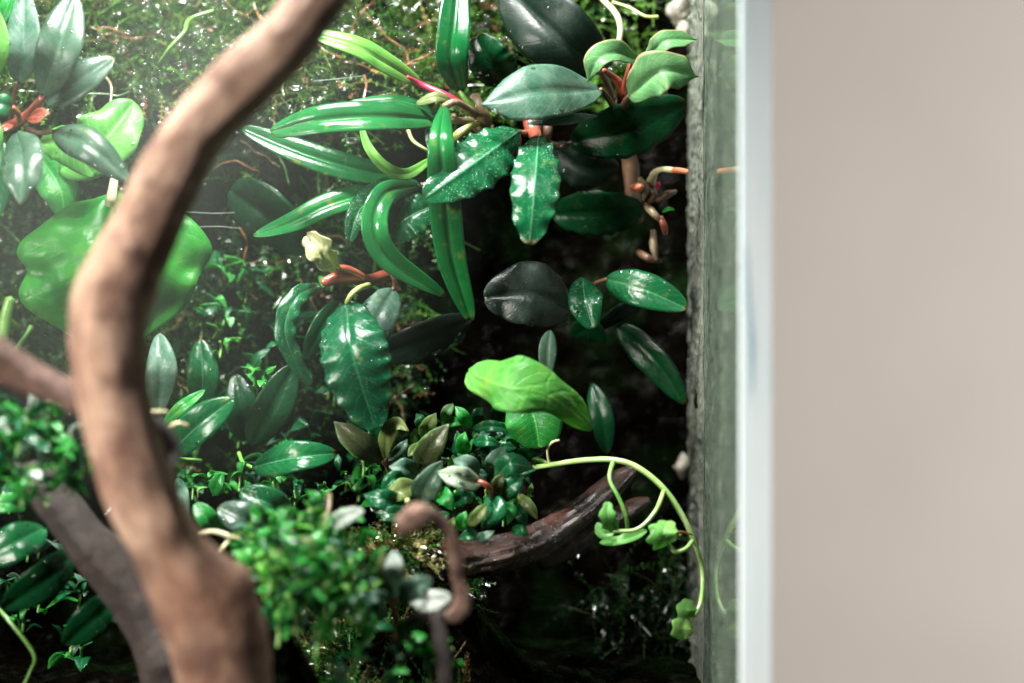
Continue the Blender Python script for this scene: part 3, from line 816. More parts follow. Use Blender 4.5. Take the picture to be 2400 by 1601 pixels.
a = thing('pale_curled_plant', 'small plant with pale curled leaves edged brown on red stalks beside the glass', 'plant', P(1462, 240, 10))
leaf(a, [(1494, 142, 0), (1446, 124, -10), (1403, 140, -14), (1377, 193, -10)], 27, 'paletwo', 34, 1.05, 0.55, 0.22, 0.06, 3, 36, 13, acu=0.7, asym=(1.15, 0.85))
leaf(a, [(1474, 226, -4), (1550, 166, -16), (1636, 180, -10)], 50, 'paletwo', 14, 0.9, 0.5, 0.10, 0.08, 3.2, 40, 15, acu=0.8, lobes=0.07, nl=2.3)
leaf(a, [(1518, 135, 4), (1560, 96, -4), (1632, 93, -2)], 25, 'paletwo', 18, 0.9, 0.5, 0.2, 0.07, 3, 34, 13, acu=0.8, lobes=0.07, nl=2.3)
leaf(a, [(1488, 190, -4), (1500, 165, -8), (1510, 140, -8)], 10, 'crimson', 20, name='bract', n=12, m=7)
tube(a, 'stalk', [(1415, 165, -4), (1436, 180, 0), (1454, 200, 2), (1460, 242, 8)], [6, 8, 11, 14], 'red')
tube(a, 'stalk', [(1480, 150, -2), (1474, 175, -2), (1466, 215, 2)], [9, 10, 13], 'red')
tube(a, 'stalk', [(1474, 225, -4), (1468, 235, 0), (1462, 250, 6)], [6, 8, 11], 'brownstem')
tube(a, 'rhizome', [(1455, 240, 10), (1462, 300, 22), (1475, 370, 26), (1482, 440, 26), (1495, 520, 26)], [13, 15, 19, 18, 12], 'brownstem', 30, 12, rough=0.25, freq=200)
tube(a, 'aerial_root', [(1524, 430, 20), (1535, 405, 14), (1552, 397, 12), (1578, 399, 10)], [12, 9, 7, 7], 'creamstem', rough=0.15, freq=300)
tube(a, 'root_tip', [(1574, 399, 10), (1594, 400, 10), (1612, 403, 10)], [7, 7, 6], 'pinktip')
for q, mt in (([(1524, 430, 20), (1530, 460, 18), (1516, 480, 20)], 'brownstem'), ([(1540, 470, 18), (1565, 455, 16), (1584, 448, 18)], 'brownstem'), ([(1512, 480, 18), (1530, 500, 14), (1552, 520, 14)], 'tan'),
              ([(1548, 508, 14), (1556, 530, 14), (1560, 548, 16)], 'red'), ([(1530, 540, 22), (1532, 580, 20), (1538, 610, 20)], 'tan'), ([(1495, 590, 24), (1520, 605, 20), (1550, 612, 22)], 'brownstem'), ([(1484, 440, 22), (1496, 438, 14), (1504, 438, 12)], 'pinktip'),
              ([(1500, 420, 20), (1512, 440, 16), (1508, 470, 18)], 'tan')):
    tube(a, 'aerial_root', q, [7, 10, 5], mt, 16, 9, rough=0.3, freq=260)
leaf(a, [(1552, 498, 14), (1566, 490, 12), (1582, 492, 12)], 5, 'small', 20, n=10, m=7)
leaf(a, [(1540, 445, 14), (1542, 433, 12), (1546, 425, 12)], 6, 'crimson', 20, name='bract', n=10, m=7)

# centre: cream bud plant
a = thing('cream_bud_plant', 'plant with one cream young leaf on red stem and drooping dark wavy leaves, centre', 'plant', P(850, 655, 12))
leaf(a, [(792, 634, -4), (752, 592, -14), (716, 552, -12)], 31, 'cream', 12, 1.3, 0.4, 0.1, 0.14, 3, 30, 15, crumple=0.35, lobes=0.15, nl=3, label='crumpled cream young leaf')
leaf(a, [(750, 667, -4), (694, 698, -16), (668, 770, -20), (690, 842, -18), (730, 905, -14)], 25, 'speck', 14, 0.95, 0.55, 0.02, 0.16, 5, 50, 15)
l2 = leaf(a, [(812, 708, -8), (825, 825, -24), (880, 1008, -20)], 80, 'speck2', -6, 0.9, 0.5, -0.14, 0.09, 7.5, 66, 21, 0.00024, 0.06, pillow=0.05)
leaf(a, [(921, 678, 2), (884, 752, -8), (868, 835, -6)], 45, 'silver', 10, 0.95, 0.5, 0.06, 0.05, 4, 30, 13)
leaf(a, [(800, 705, 12), (752, 770, 4), (716, 842, 6)], 28, 'deep', 8, 0.95, 0.6, 0.1)
leaf(a, [(892, 838, 16), (985, 800, 8), (1102, 748, 12)], 46, 'black', 24, 0.95, 0.55, 0.08, 0.03, 3)
leaf(a, [(540, 446, 20), (620, 500, 12), (722, 592, 14)], 64, 'deep', 26, 0.95, 0.5, 0.06, 0.04, 4, 30, 13)
tube(a, 'stem', [(756, 662, -4), (790, 652, -2), (830, 650, 2), (862, 658, 8), (920, 640, 16)], [10, 15, 17, 15, 12], 'red', 24, 12, rough=0.12, freq=240)
tube(a, 'stem', [(786, 628, -4), (815, 632, -2), (852, 650, 2)], [8, 10, 10], 'red')
tube(a, 'stalk', [(812, 710, -8), (824, 690, -10), (842, 676, -6), (864, 668, 2)], [5, 6, 7, 7], 'ystem')
tube(a, 'stalk', [(921, 679, 2), (925, 660, 8), (920, 640, 14)], [5, 6, 7], 'brownstem')

# right, deep in shade
a = thing('shade_plant', 'plant deep in shade with one round wet charcoal leaf right of centre', 'plant', P(1400, 700, 34))
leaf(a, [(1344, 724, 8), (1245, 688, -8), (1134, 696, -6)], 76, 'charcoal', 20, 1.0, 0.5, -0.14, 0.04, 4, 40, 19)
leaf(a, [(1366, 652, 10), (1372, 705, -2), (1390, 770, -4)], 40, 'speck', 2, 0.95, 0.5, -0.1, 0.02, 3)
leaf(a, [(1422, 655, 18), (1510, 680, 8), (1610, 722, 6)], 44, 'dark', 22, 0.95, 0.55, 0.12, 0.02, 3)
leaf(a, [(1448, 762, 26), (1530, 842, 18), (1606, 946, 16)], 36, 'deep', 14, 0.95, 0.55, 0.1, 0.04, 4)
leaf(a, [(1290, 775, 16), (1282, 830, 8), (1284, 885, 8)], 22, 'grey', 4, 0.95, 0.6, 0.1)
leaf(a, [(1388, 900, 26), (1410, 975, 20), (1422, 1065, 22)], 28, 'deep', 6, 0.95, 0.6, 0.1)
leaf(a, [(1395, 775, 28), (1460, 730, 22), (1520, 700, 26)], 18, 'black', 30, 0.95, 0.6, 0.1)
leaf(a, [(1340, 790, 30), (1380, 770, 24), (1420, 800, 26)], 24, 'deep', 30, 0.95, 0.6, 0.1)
tube(a, 'stalk', [(1422, 655, 18), (1395, 665, 24), (1360, 690, 30)], 5, 'brownstem')
tube(a, 'stalk', [(1344, 724, 8), (1375, 740, 20), (1400, 760, 34)], 6, 'brownstem')

a = thing('lime_leaf_plant', 'bright lime green folded leaf with round darker leaf below it, near centre', 'plant', P(1285, 1060, 4))
leaf(a, [(1096, 870, -14), (1180, 905, -34), (1280, 925, -36), (1388, 1004, -22)], 58, 'lime', 28, 0.72, 0.6, -0.16, 0.10, 1.7, 44, 19, 0.0002, -0.02, asym=(1.2, 0.85), lobes=0.14, nl=2, crumple=0.12, pillow=0.02)
leaf(a, [(1228, 918, 0), (1254, 985, -6), (1264, 1050, -4)], 68, 'broad', 4, 0.95, 0.42, 0.08, 0.03, 2, 30, 15)
tube(a, 'stalk', [(1230, 920, -4), (1225, 980, 6), (1240, 1060, 12), (1288, 1090, 8)], 6, 'greenstem')

# ivy runner beside the glass
a = thing('ivy_runner', 'arching pale green ivy runner with small lobed leaves hanging down beside the glass', 'ivy', P(1270, 1092, 2))
tube(a, 'stem', [(1250, 1096, 4), (1288, 1090, 0), (1365, 1079, -6), (1438, 1078, -10), (1495, 1096, -12), (1557, 1147, -14), (1603, 1216, -14), (1630, 1278, -13), (1645, 1330, -12), (1646, 1384, -13), (1638, 1425, -15), (1618, 1452, -17), (1602, 1465, -18)],
     [6, 6, 6.4, 6.8, 6.8, 6.8, 6.8, 6.2, 5.6, 5.6, 6, 6, 4], 'ivystem', 90, 12)
tube(a, 'stalk', [(1438, 1079, -10), (1429, 1123, -14), (1453, 1173, -16), (1468, 1215, -16), (1471, 1250, -14)], [6, 5, 5, 5, 4], 'greenstem', 30)
tube(a, 'stalk', [(1557, 1148, -14), (1536, 1198, -20), (1495, 1240, -22), (1438, 1246, -22)], [5.5, 5, 5, 4.5], 'ivystem', 30)
tube(a, 'stalk', [(1564, 1270, -20), (1582, 1293, -20), (1607, 1286, -18), (1622, 1268, -14)], [5, 5, 5, 5.5], 'ivystem', 24)
tube(a, 'stalk', [(1594, 1246, -18), (1606, 1248, -16), (1618, 1252, -14)], 2.5, 'red', 10)
tube(a, 'tendril', [(1311, 1032, -4), (1296, 1036, -4), (1284, 1050, -2), (1284, 1070, -1), (1288, 1088, 0)], [3, 3, 3, 3, 3], 'creamstem', 20)
leaf(a, [(1406, 1272, -16), (1458, 1266, -22), (1516, 1243, -14)], 11, 'ivy', 60, 1.0, 0.5, 0.25, 0.1, 2)
leaf(a, [(1442, 1246, -22), (1425, 1212, -26), (1424, 1176, -24)], 20, 'ivy', 4, 0.9, 0.5, 0.15, 0.05, 2, lobes=0.16, nl=3)
leaf(a, [(1438, 1250, -20), (1412, 1248, -20), (1400, 1226, -18)], 14, 'ivy', 20, 0.9, 0.5, 0.1, 0.05, 2)
li = leaf(a, [(1566, 1276, -20), (1556, 1252, -28), (1564, 1220, -24)], 36, 'ivy', 18, 0.85, 0.4, 0.10, 0.06, 3, 34, 15, lobes=0.14, nl=4)
leaf_drops(li, [(0.55, 0.4, 0.5, 0.6), (0.6, -0.5, 0.5, 0.5), (0.3, 0.5, 0.4, 0.4), (0.35, -0.3, 0.6, 0.4)])
leaf(a, [(1618, 1452, -17), (1608, 1430, -20), (1616, 1405, -18)], 24, 'ivy', 8, 0.9, 0.45, 0.12, 0.06, 2, lobes=0.14, nl=3)
leaf(a, [(1606, 1448, -18), (1600, 1474, -20), (1604, 1498, -18)], 27, 'ivy', 6, 1.1, 0.4, 0.12, 0.06, 2, lobes=0.12, nl=3)

# ------------------------------------------------------------------ rosettes on the log: nine small plants
GJ = 'small-leaved rosettes on the mound above the wet log'


def plant(name, label, at, leaves, stalks=(), group=None, cat='plant'):
    r = thing(name, label, cat, P(*at), group)
    out = []
    for pts, hw, mat, roll, kw in leaves:
        out.append(leaf(r, pts, hw * 1.0, mat, roll, **{'acu': 0.4, 'wave': 0.05, 'nw': 2.5, 'drops': 0, **kw}))
    for pts, rr, mat in stalks:
        tube(r, 'stalk', pts, rr, mat, 12, 7)
    return r, out


k0 = dict(n=20, m=9)
kw_ = dict(n=20, m=9, wave=0.06, nw=3)
plant('rosette', 'rosette with bronze leaf to the left and pale olive upright leaf, top left of mound', (898, 1092, 0), [
    ([(896, 1082, -6), (845, 1042, -14), (783, 988, -12)], 30, 'bronze', 22, k0),
    ([(903, 1076, -6), (907, 1030, -12), (928, 994, -16), (958, 1010, -18)], 21, 'olive', 8, k0),
    ([(893, 1072, 2), (880, 1022, -2), (888, 984, 0)], 19, 'deep', 4, k0),
    ([(910, 1080, -2), (940, 1050, -6), (955, 1030, -4)], 12, 'silver', 20, k0)],
    [([(896, 1081, -6), (905, 1092, -4), (915, 1110, 0)], 5, 'brownstem'), ([(903, 1075, -6), (905, 1090, -4), (912, 1110, 0)], 5, 'brownstem')], GJ)
plant('rosette', 'rosette of upright bright green leaves with one olive leaf at top of the mound', (1050, 1030, 8), [
    ([(990, 1026, 2), (1003, 1000, -4), (1022, 968, -4)], 19, 'olive', 10, k0),
    ([(987, 1040, -2), (970, 1054, -8), (956, 1070, -10)], 12, 'olive', 20, k0),
    ([(1102, 1002, 2), (1086, 976, -4), (1066, 952, -2)], 16, 'small', 8, k0),
    ([(1040, 988, 4), (1047, 966, 0), (1062, 946, 2)], 14, 'paletwo', 8, k0),
    ([(1092, 1066, -2), (1084, 1036, -10), (1090, 1012, -10)], 18, 'small', 8, k0),
    ([(1108, 1036, 0), (1140, 1034, -8), (1172, 1042, -6)], 14, 'dark', 38, k0),
    ([(1035, 1000, 6), (1060, 990, 0), (1085, 995, 0)], 14, 'small', 36, k0),
    ([(990, 1010, 8), (985, 985, 4), (975, 970, 6)], 14, 'dark', 8, k0),
    ([(1060, 1060, -2), (1075, 1040, -6), (1072, 1010, -6)], 13, 'dark', 10, k0)], (), GJ)
plant('rosette', 'rosette with tall dark silver-dusted leaf and twisted grey-green leaf mid mound', (985, 1190, -4), [
    ([(984, 1108, -6), (1008, 1050, -18), (1052, 994, -20)], 31, 'bronze', 12, kw_),
    ([(984, 1190, -14), (1000, 1140, -24), (1036, 1080, -24)], 32, 'grey', 10, kw_),
    ([(978, 1106, -8), (945, 1096, -18), (912, 1094, -18)], 22, 'silver', 42, k0),
    ([(1000, 1180, -10), (1020, 1160, -18), (1030, 1150, -18)], 20, 'silver', 24, k0),
    ([(990, 1120, 0), (960, 1075, -4), (940, 1060, -2)], 16, 'deep', 20, k0)], (), GJ)
r_, lv = plant('rosette', 'rosette with water-beaded pale leaf, silvery upright leaf and red leaf stalk', (1160, 1170, -6), [
    ([(1128, 1134, -20), (1080, 1120, -28), (1026, 1108, -26)], 26, 'frost', 40, k0),
    ([(1122, 1118, -14), (1096, 1090, -20), (1062, 1078, -18)], 22, 'silver', 34, k0),
    ([(1152, 1114, -10), (1160, 1084, -16), (1186, 1046, -14)], 22, 'silver', 10, k0),
    ([(1160, 1124, -12), (1195, 1088, -22), (1250, 1098, -18)], 25, 'speck', 36, k0),
    ([(1168, 1168, -14), (1196, 1142, -22), (1228, 1112, -20)], 22, 'speck', 20, k0),
    ([(1165, 1160, -16), (1168, 1130, -22), (1182, 1110, -20)], 14, 'bronze', 8, k0),
    ([(1165, 1165, -8), (1220, 1110, -10), (1258, 1100, -8)], 12, 'dark', 30, k0)],
    [([(1154, 1166, -16), (1148, 1148, -20), (1136, 1134, -22), (1122, 1128, -22)], [8, 8, 7, 5], 'red')], GJ)
leaf_drops(lv[0], [(0.62, 0.35, 1.5, 0.5), (0.35, 0.4, 0.9, 0.6), (0.55, -0.45, 1.0, 0.7), (0.25, -0.45, 0.7, 0.5), (0.8, -0.2, 0.6, 0.5)])
leaf_drops(lv[2], [(0.4, 0.2, 0.5, 0.5), (0.6, -0.3, 0.5, 0.5), (0.75, 0.3, 0.6, 0.5)])
plant('rosette', 'low rosette of dark dew-dusted leaves at left foot of the mound', (950, 1190, -8), [
    ([(950, 1122, -14), (922, 1124, -20), (894, 1158, -18)], 20, 'dark', 30, k0),
    ([(980, 1134, -14), (940, 1150, -22), (902, 1170, -20)], 24, 'olive', 36, k0),
    ([(952, 1186, -16), (902, 1172, -26), (852, 1160, -22)], 23, 'speck', 38, k0),
    ([(960, 1200, -18), (920, 1205, -26), (880, 1200, -24)], 18, 'dark', 40, k0)],
    [([(980, 1200, -20), (965, 1185, -24), (954, 1172, -26)], [5, 5, 7], 'ystem')], GJ)
plant('rosette', 'rosette of three plain green leaves directly above the hooked twig', (1070, 1240, -10), [
    ([(1018, 1150, -16), (1044, 1168, -26), (1060, 1196, -26)], 21, 'small', 12, k0),
    ([(1055, 1182, -12), (1085, 1166, -18), (1114, 1160, -16)], 18, 'dark', 40, k0),
    ([(1074, 1244, -14), (1084, 1216, -22), (1092, 1198, -22)], 18, 'small', 8, k0),
    ([(1060, 1250, -14), (1058, 1230, -20), (1064, 1212, -20)], 12, 'olive', 8, k0),
    ([(1100, 1180, -8), (1090, 1150, -14), (1110, 1140, -12)], 20, 'small', 16, k0),
    ([(1030, 1230, -10), (1040, 1210, -16), (1055, 1205, -16)], 16, 'dark', 26, k0)], (), GJ)
plant('rosette', 'rosette with arched speckled leaf and tapered olive bud above the wet log', (1130, 1245, -8), [
    ([(1138, 1164, -14), (1160, 1195, -26), (1128, 1242, -28)], 27, 'speck', 10, dict(n=24, m=11)),
    ([(1098, 1230, -24), (1118, 1210, -30), (1142, 1180, -28)], 16, 'olive', 12, k0),
    ([(1118, 1266, -18), (1138, 1256, -26), (1160, 1242, -24)], 11, 'silver', 44, k0),
    ([(1120, 1250, -12), (1100, 1255, -16), (1075, 1262, -16)], 14, 'dark', 36, k0)], (), GJ)
plant('rosette', 'rosette of curling narrow green leaves at right foot of the mound', (1200, 1240, -4), [
    ([(1164, 1190, -10), (1196, 1194, -18), (1190, 1230, -20)], 15, 'small', 16, k0),
    ([(1198, 1190, -8), (1220, 1206, -16), (1234, 1236, -16)], 16, 'dark', 16, k0),
    ([(1214, 1160, -6), (1240, 1186, -12), (1260, 1218, -12)], 14, 'olive', 14, k0),
    ([(1238, 1160, -4), (1244, 1148, -8), (1246, 1132, -8)], 7, 'olive', 8, k0),
    ([(1200, 1240, -8), (1222, 1245, -14), (1240, 1255, -14)], 14, 'dark', 36, k0)], (), GJ)
plant('rosette', 'rosette of very dark oval leaves under the round leaf behind the mound', (1180, 1030, 14), [
    ([(1108, 1006, 10), (1150, 1000, 2), (1194, 1006, 4)], 15, 'dark', 36, k0),
    ([(1184, 1022, 6), (1212, 1000, 0), (1238, 984, 4)], 16, 'dark', 26, k0),
    ([(1150, 1060, 4), (1180, 1048, -2), (1210, 1050, 0)], 14, 'dark', 38, k0),
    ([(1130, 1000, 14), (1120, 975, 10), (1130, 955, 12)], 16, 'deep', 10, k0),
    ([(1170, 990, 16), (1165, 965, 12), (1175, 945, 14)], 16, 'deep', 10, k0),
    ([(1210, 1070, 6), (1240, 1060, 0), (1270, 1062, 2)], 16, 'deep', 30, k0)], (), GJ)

# ------------------------------------------------------------------ lower left: lance leaves
GN = 'lance-leaved plants on the shaded floor'
a = thing('lance_leaf_plant', 'plant with glossy lance leaves between the thick branch and the drooping leaves', 'plant', P(560, 1060, 14), GN)
leaf(a, [(370, 968, -2), (378, 870, -12), (372, 782, -6)], 37, 'silver', 4, 1.0, 0.55, 0.08)
leaf(a, [(470, 962, 22), (475, 880, 14), (470, 796, 18)], 38, 'dark', 6, 1.0, 0.55, 0.08)
leaf(a, [(396, 1062, -10), (462, 1000, -22), (548, 936, -22)], 41, 'dark', 24, 1.0, 0.55, 0.14)
leaf(a, [(384, 992, -6), (430, 952, -12), (480, 914, -10)], 15, 'small', 30, 1.0, 0.6, 0.14)
leaf(a, [(575, 1034, 20), (565, 960, 12), (552, 878, 16)], 38, 'deep', 4, 1.0, 0.55, 0.08)
leaf(a, [(590, 1044, 16), (640, 952, 8), (690, 856, 12)], 45, 'deep', 8, 1.0, 0.55, 0.08)
leaf(a, [(592, 1096, -2), (690, 1072, -18), (788, 1062, -14)], 37, 'dark', 40, 1.0, 0.55, 0.08)
leaf(a, [(415, 1120, 0), (428, 1160, -10), (440, 1215, -10)], 15, 'silver', 6, 1.0, 0.6, 0.1)
tube(a, 'stalk', [(592, 1097, -2), (570, 1085, 4), (560, 1062, 14)], 5, 'greenstem')
tube(a, 'stalk', [(396, 1062, -10), (420, 1075, 0), (470, 1080, 12)], 5, 'greenstem')
tube(a, 'stalk', [(340, 967, -60), (365, 964, -62), (390, 966, -60)], 4, 'creamstem')
tube(a, 'stalk', [(396, 1002, -50), (415, 992, -54), (438, 998, -52)], 5, 'creamstem')
a = thing('lance_leaf_plant', 'wet plant with two clear rounded leaves lying above the bright blurred clump', 'plant', P(600, 1240, -14), GN)
leaf(a, [(622, 1242, -20), (572, 1216, -32), (512, 1188, -30)], 43, 'grey', 40, 1.0, 0.52, 0.1)
leaf(a, [(684, 1216, -14), (630, 1180, -24), (562, 1152, -22)], 38, 'dark', 40, 1.0, 0.52, 0.1)
leaf(a, [(522, 1244, -18), (486, 1216, -26), (456, 1180, -24)], 26, 'small', 24, 1.0, 0.5, 0.1, 0.08, 2)
leaf(a, [(500, 1160, -6), (508, 1135, -12), (520, 1110, -12)], 18, 'small', 14, 1.0, 0.5, 0.1, 0.1, 2)
tube(a, 'stalk', [(468, 1250, -50), (505, 1246, -50), (546, 1260, -50), (600, 1280, -46)], [5, 5, 6, 6], 'creamstem')
tube(a, 'stalk', [(540, 1262, -50), (525, 1280, -52), (516, 1292, -52)], 4, 'creamstem')
a = thing('lance_leaf_plant', 'dark plant with long lance leaves in the black lower left corner', 'plant', P(290, 1400, -30), GN)
leaf(a, [(104, 1236, -34), (40, 1272, -46), (-40, 1318, -44)], 42, 'dark', 34, 1.0, 0.55, 0.1)
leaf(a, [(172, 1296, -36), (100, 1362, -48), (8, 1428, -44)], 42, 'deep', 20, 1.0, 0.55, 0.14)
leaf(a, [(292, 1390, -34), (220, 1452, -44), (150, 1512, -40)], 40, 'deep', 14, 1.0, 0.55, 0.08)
leaf(a, [(60, 1190, -30), (20, 1180, -36), (-30, 1190, -34)], 22, 'small', 34, 1.0, 0.55, 0.1)
tube(a, 'vine', [(-20, 1410, -30), (25, 1460, -34), (80, 1535, -36), (70, 1575, -36), (50, 1620, -36)], [5, 5, 5, 4, 4], 'mossstem', 24)
leaf(a, [(470, 1620, -60), (530, 1590, -68), (600, 1596, -66)], 26, 'small', 30, 1.0, 0.55, 0.1)

# ------------------------------------------------------------------ pale sprig
a = thing('pale_sprig', 'blurred sprig with white upright leaf and round grey leaves beside the hooked twig', 'plant', P(926, 1440, -60))
leaf(a, [(927, 1400, -62), (924, 1340, -72), (922, 1292, -70)], 26, 'white', 4, 1.0, 0.55, 0.1)
leaf(a, [(920, 1398, -64), (895, 1340, -70), (896, 1284, -68)], 13, 'olive', 10, 1.0, 0.6, 0.1)
leaf(a, [(936, 1402, -64), (974, 1376, -76), (1012, 1358, -74)], 26, 'silver', 30, 1.0, 0.5, 0.08)
leaf(a, [(955, 1404, -66), (1010, 1408, -76), (1058, 1398, -74)], 24, 'white', 36, 1.2, 0.5, 0.08)
leaf(a, [(920, 1405, -66), (880, 1400, -76), (845, 1420, -74)], 14, 'silver', 36, 1.0, 0.55, 0.1)
leaf(a, [(765, 1234, -58), (808, 1212, -66), (852, 1196, -62)], 19, 'white', 36, 1.0, 0.5, 0.1)
leaf(a, [(910, 1440, -60), (870, 1430, -68), (835, 1445, -66)], 16, 'silver', 36, 1.0, 0.5, 0.1)
tube(a, 'stem', [(926, 1398, -62), (922, 1420, -62), (926, 1445, -60), (930, 1500, -56)], [5, 6, 6, 6], 'red')
tube(a, 'stem', [(770, 1230, -58), (745, 1262, -58), (730, 1330, -54)], 6, 'ystem')
tube(a, 'stem', [(772, 1160, -50), (770, 1195, -54), (758, 1240, -56)], [7, 6, 5], 'tan')

# ------------------------------------------------------------------ blurred clumps of small plantlets: one built, the rest copied with turned leaves
proto = []
ptmp = thing('plantlet', 'x', 'plant', (0, 0, 0))


def small_leaf_mesh(mat, hw, ln, bend):
    l = leaf(ptmp, [(1200, 800.5, 0), (1200, 800.5 - ln * 0.5, -bend), (1200, 800.5 - ln, 0)], hw, mat, 0, 1.05, 0.6, 0.12, 0.05, 2, 16, 7, acu=0.6)
    me = l.data
    bpy.data.objects.remove(l)
    return me


PM = [small_leaf_mesh('sprout', 11, 58, 2), small_leaf_mesh('sprout', 9, 44, 3), small_leaf_mesh('sprout', 13, 50, 2), small_leaf_mesh('straplight', 8, 44, 3),
      small_leaf_mesh('olive', 8, 40, 2), small_leaf_mesh('dark', 11, 54, 2), small_leaf_mesh('silver', 11, 48, 2), small_leaf_mesh('broad', 11, 52, 3), small_leaf_mesh('white', 10, 40, 2)]
PS = tube(ptmp, 'stem', [(1200, 800.5, 0), (1202, 815, 1), (1200, 842, 0)], 3, 'greenstem', 8, 6)
PSM = PS.data
bpy.data.objects.remove(PS)
bpy.data.objects.remove(ptmp)


def plantlet(pos, label, group, mix, nl, size):
    r = thing('plantlet', label, 'plantlet', P(*pos), group)
    s = bpy.data.objects.new('stem', PSM)
    col.objects.link(s)
    s.parent = r
    a0 = random.random() * 6.28
    for i in range(nl):
        o = bpy.data.objects.new('leaf', PM[random.choice(mix)])
        col.objects.link(o)
        o.parent = r
        az = a0 + i * 2.4
        el = R(random.uniform(-20, 75))
        o.rotation_euler = (-(R(90) - el), random.uniform(-0.5, 0.5), az)
        o.scale = [size * random.uniform(0.55, 1.4)] * 3
        o.location = (random.uniform(-1, 1) * 0.0022, random.uniform(-1, 1) * 0.0022, random.uniform(-0.0042, 0.001))
    return r


LK = 'tiny bright green plantlet in the blurred clump right of the thick branch'
GK = 'plantlets in the bright blurred clump'
ctr = [(600, 1270, -62), (650, 1240, -58), (700, 1225, -56), (560, 1300, -60), (640, 1300, -70), (720, 1270, -66), (780, 1260, -60), (690, 1330, -76), (750, 1320, -72), (810, 1310, -64), (630, 1350, -74), (720, 1370, -80), (790, 1370, -74),
       (850, 1360, -66), (680, 1400, -78), (760, 1410, -80), (830, 1420, -72), (640, 1420, -70), (870, 1400, -64), (590, 1250, -54), (740, 1200, -52), (780, 1440, -70), (700, 1290, -70), (770, 1290, -66), (660, 1270, -64), (830, 1345, -68), (620, 1245, -60), (680, 1215, -56), (740, 1240, -60), (800, 1240, -56), (580, 1330, -64), (700, 1350, -80), (760, 1340, -78), (660, 1310, -76), (730, 1300, -74), (870, 1330, -64), (610, 1225, -58), (660, 1210, -56), (755, 1225, -58), (820, 1285, -62), (590, 1300, -66), (640, 1265, -70), (790, 1330, -74), (710, 1400, -82), (810, 1395, -74), (860, 1440, -66), (690, 1440, -76)]
for c_ in ctr:
    plantlet(c_, LK, GK, [0, 0, 1, 1, 2, 3, 3, 4, 7, 5, 6], 12, random.uniform(0.7, 0.98))
for c_ in [(850 + random.random() * 400, 1010 + random.random() * 190, 4 + random.random() * 10) for _ in range(20)]:
    plantlet(c_, 'small dark plantlet filling gaps between the rosettes above the wet log', 'dark plantlets between the rosettes', [5, 5, 1, 0, 2, 6], 6, random.uniform(0.75, 1.0))
LD = 'small dim green plantlet in the dark below the bright blurred clump'
GD = 'plantlets in the dark at the bottom'
for c_ in [(740, 1495, -74), (830, 1520, -70), (930, 1530, -66), (960, 1490, -64), (820, 1590, -72), (900, 1590, -66), (1005, 1570, -60), (650, 1470, -74), (1060, 1520, -60)]:
    plantlet(c_, LD, GD, [0, 1, 5, 5, 6, 7, 4], 5, random.uniform(0.8, 1.2))
LL = 'small-leaved plantlet in the blurred clump under the side limb at left edge'
GL = 'plantlets in the clump at the left edge'
for c_ in [(15, 970, -64), (60, 960, -64), (110, 975, -60), (40, 1020, -70), (95, 1030, -68), (150, 1040, -64), (190, 1075, -66), (20, 1080, -68), (75, 1090, -72), (130, 1095, -68), (50, 1140, -68), (110, 1140, -66), (170, 1120, -62), (0, 1040, -64)]:
    plantlet(c_, LL, GL, [0, 1, 2, 7, 6, 5, 5, 8], 7, random.uniform(0.95, 1.25))
LM = 'small wet green plantlet growing out of the dark moss wall left of centre'
GM = 'plantlets in the moss wall'
for c_ in [(430 + random.random() * 420, 600 + random.random() * 560, 26 + random.random() * 10) for _ in range(26)] + [(random.random() * 190, 1160 + random.random() * 380, 0 - random.random() * 20) for _ in range(12)]:
    plantlet(c_, 'small dark green plantlet in the shade among the lance leaves', 'dark plantlets among the lance leaves', [5, 5, 1, 0, 5, 6], 6, random.uniform(0.9, 1.4))
for c_ in [(515, 800, 20), (595, 865, 10), (560, 760, 30), (470, 760, 30), (620, 900, 18), (500, 1120, 0), (560, 1110, 0), (640, 1130, -4), (450, 1130, -6), (690, 1150, -6), (760, 1130, 0), (810, 1110, 4), (850, 1080, 6), (770, 1160, -4)]:
    plantlet(c_, LM, GM, [0, 1, 2, 7, 3, 5], 5, random.uniform(0.7, 1.05))

# ------------------------------------------------------------------ moss, dry threads, dew
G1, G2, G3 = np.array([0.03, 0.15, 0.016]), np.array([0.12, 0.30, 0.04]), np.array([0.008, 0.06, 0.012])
BR, RU, OC = np.array([0.18, 0.10, 0.04]), np.array([0.34, 0.14, 0.06]), np.array([0.30, 0.27, 0.10])


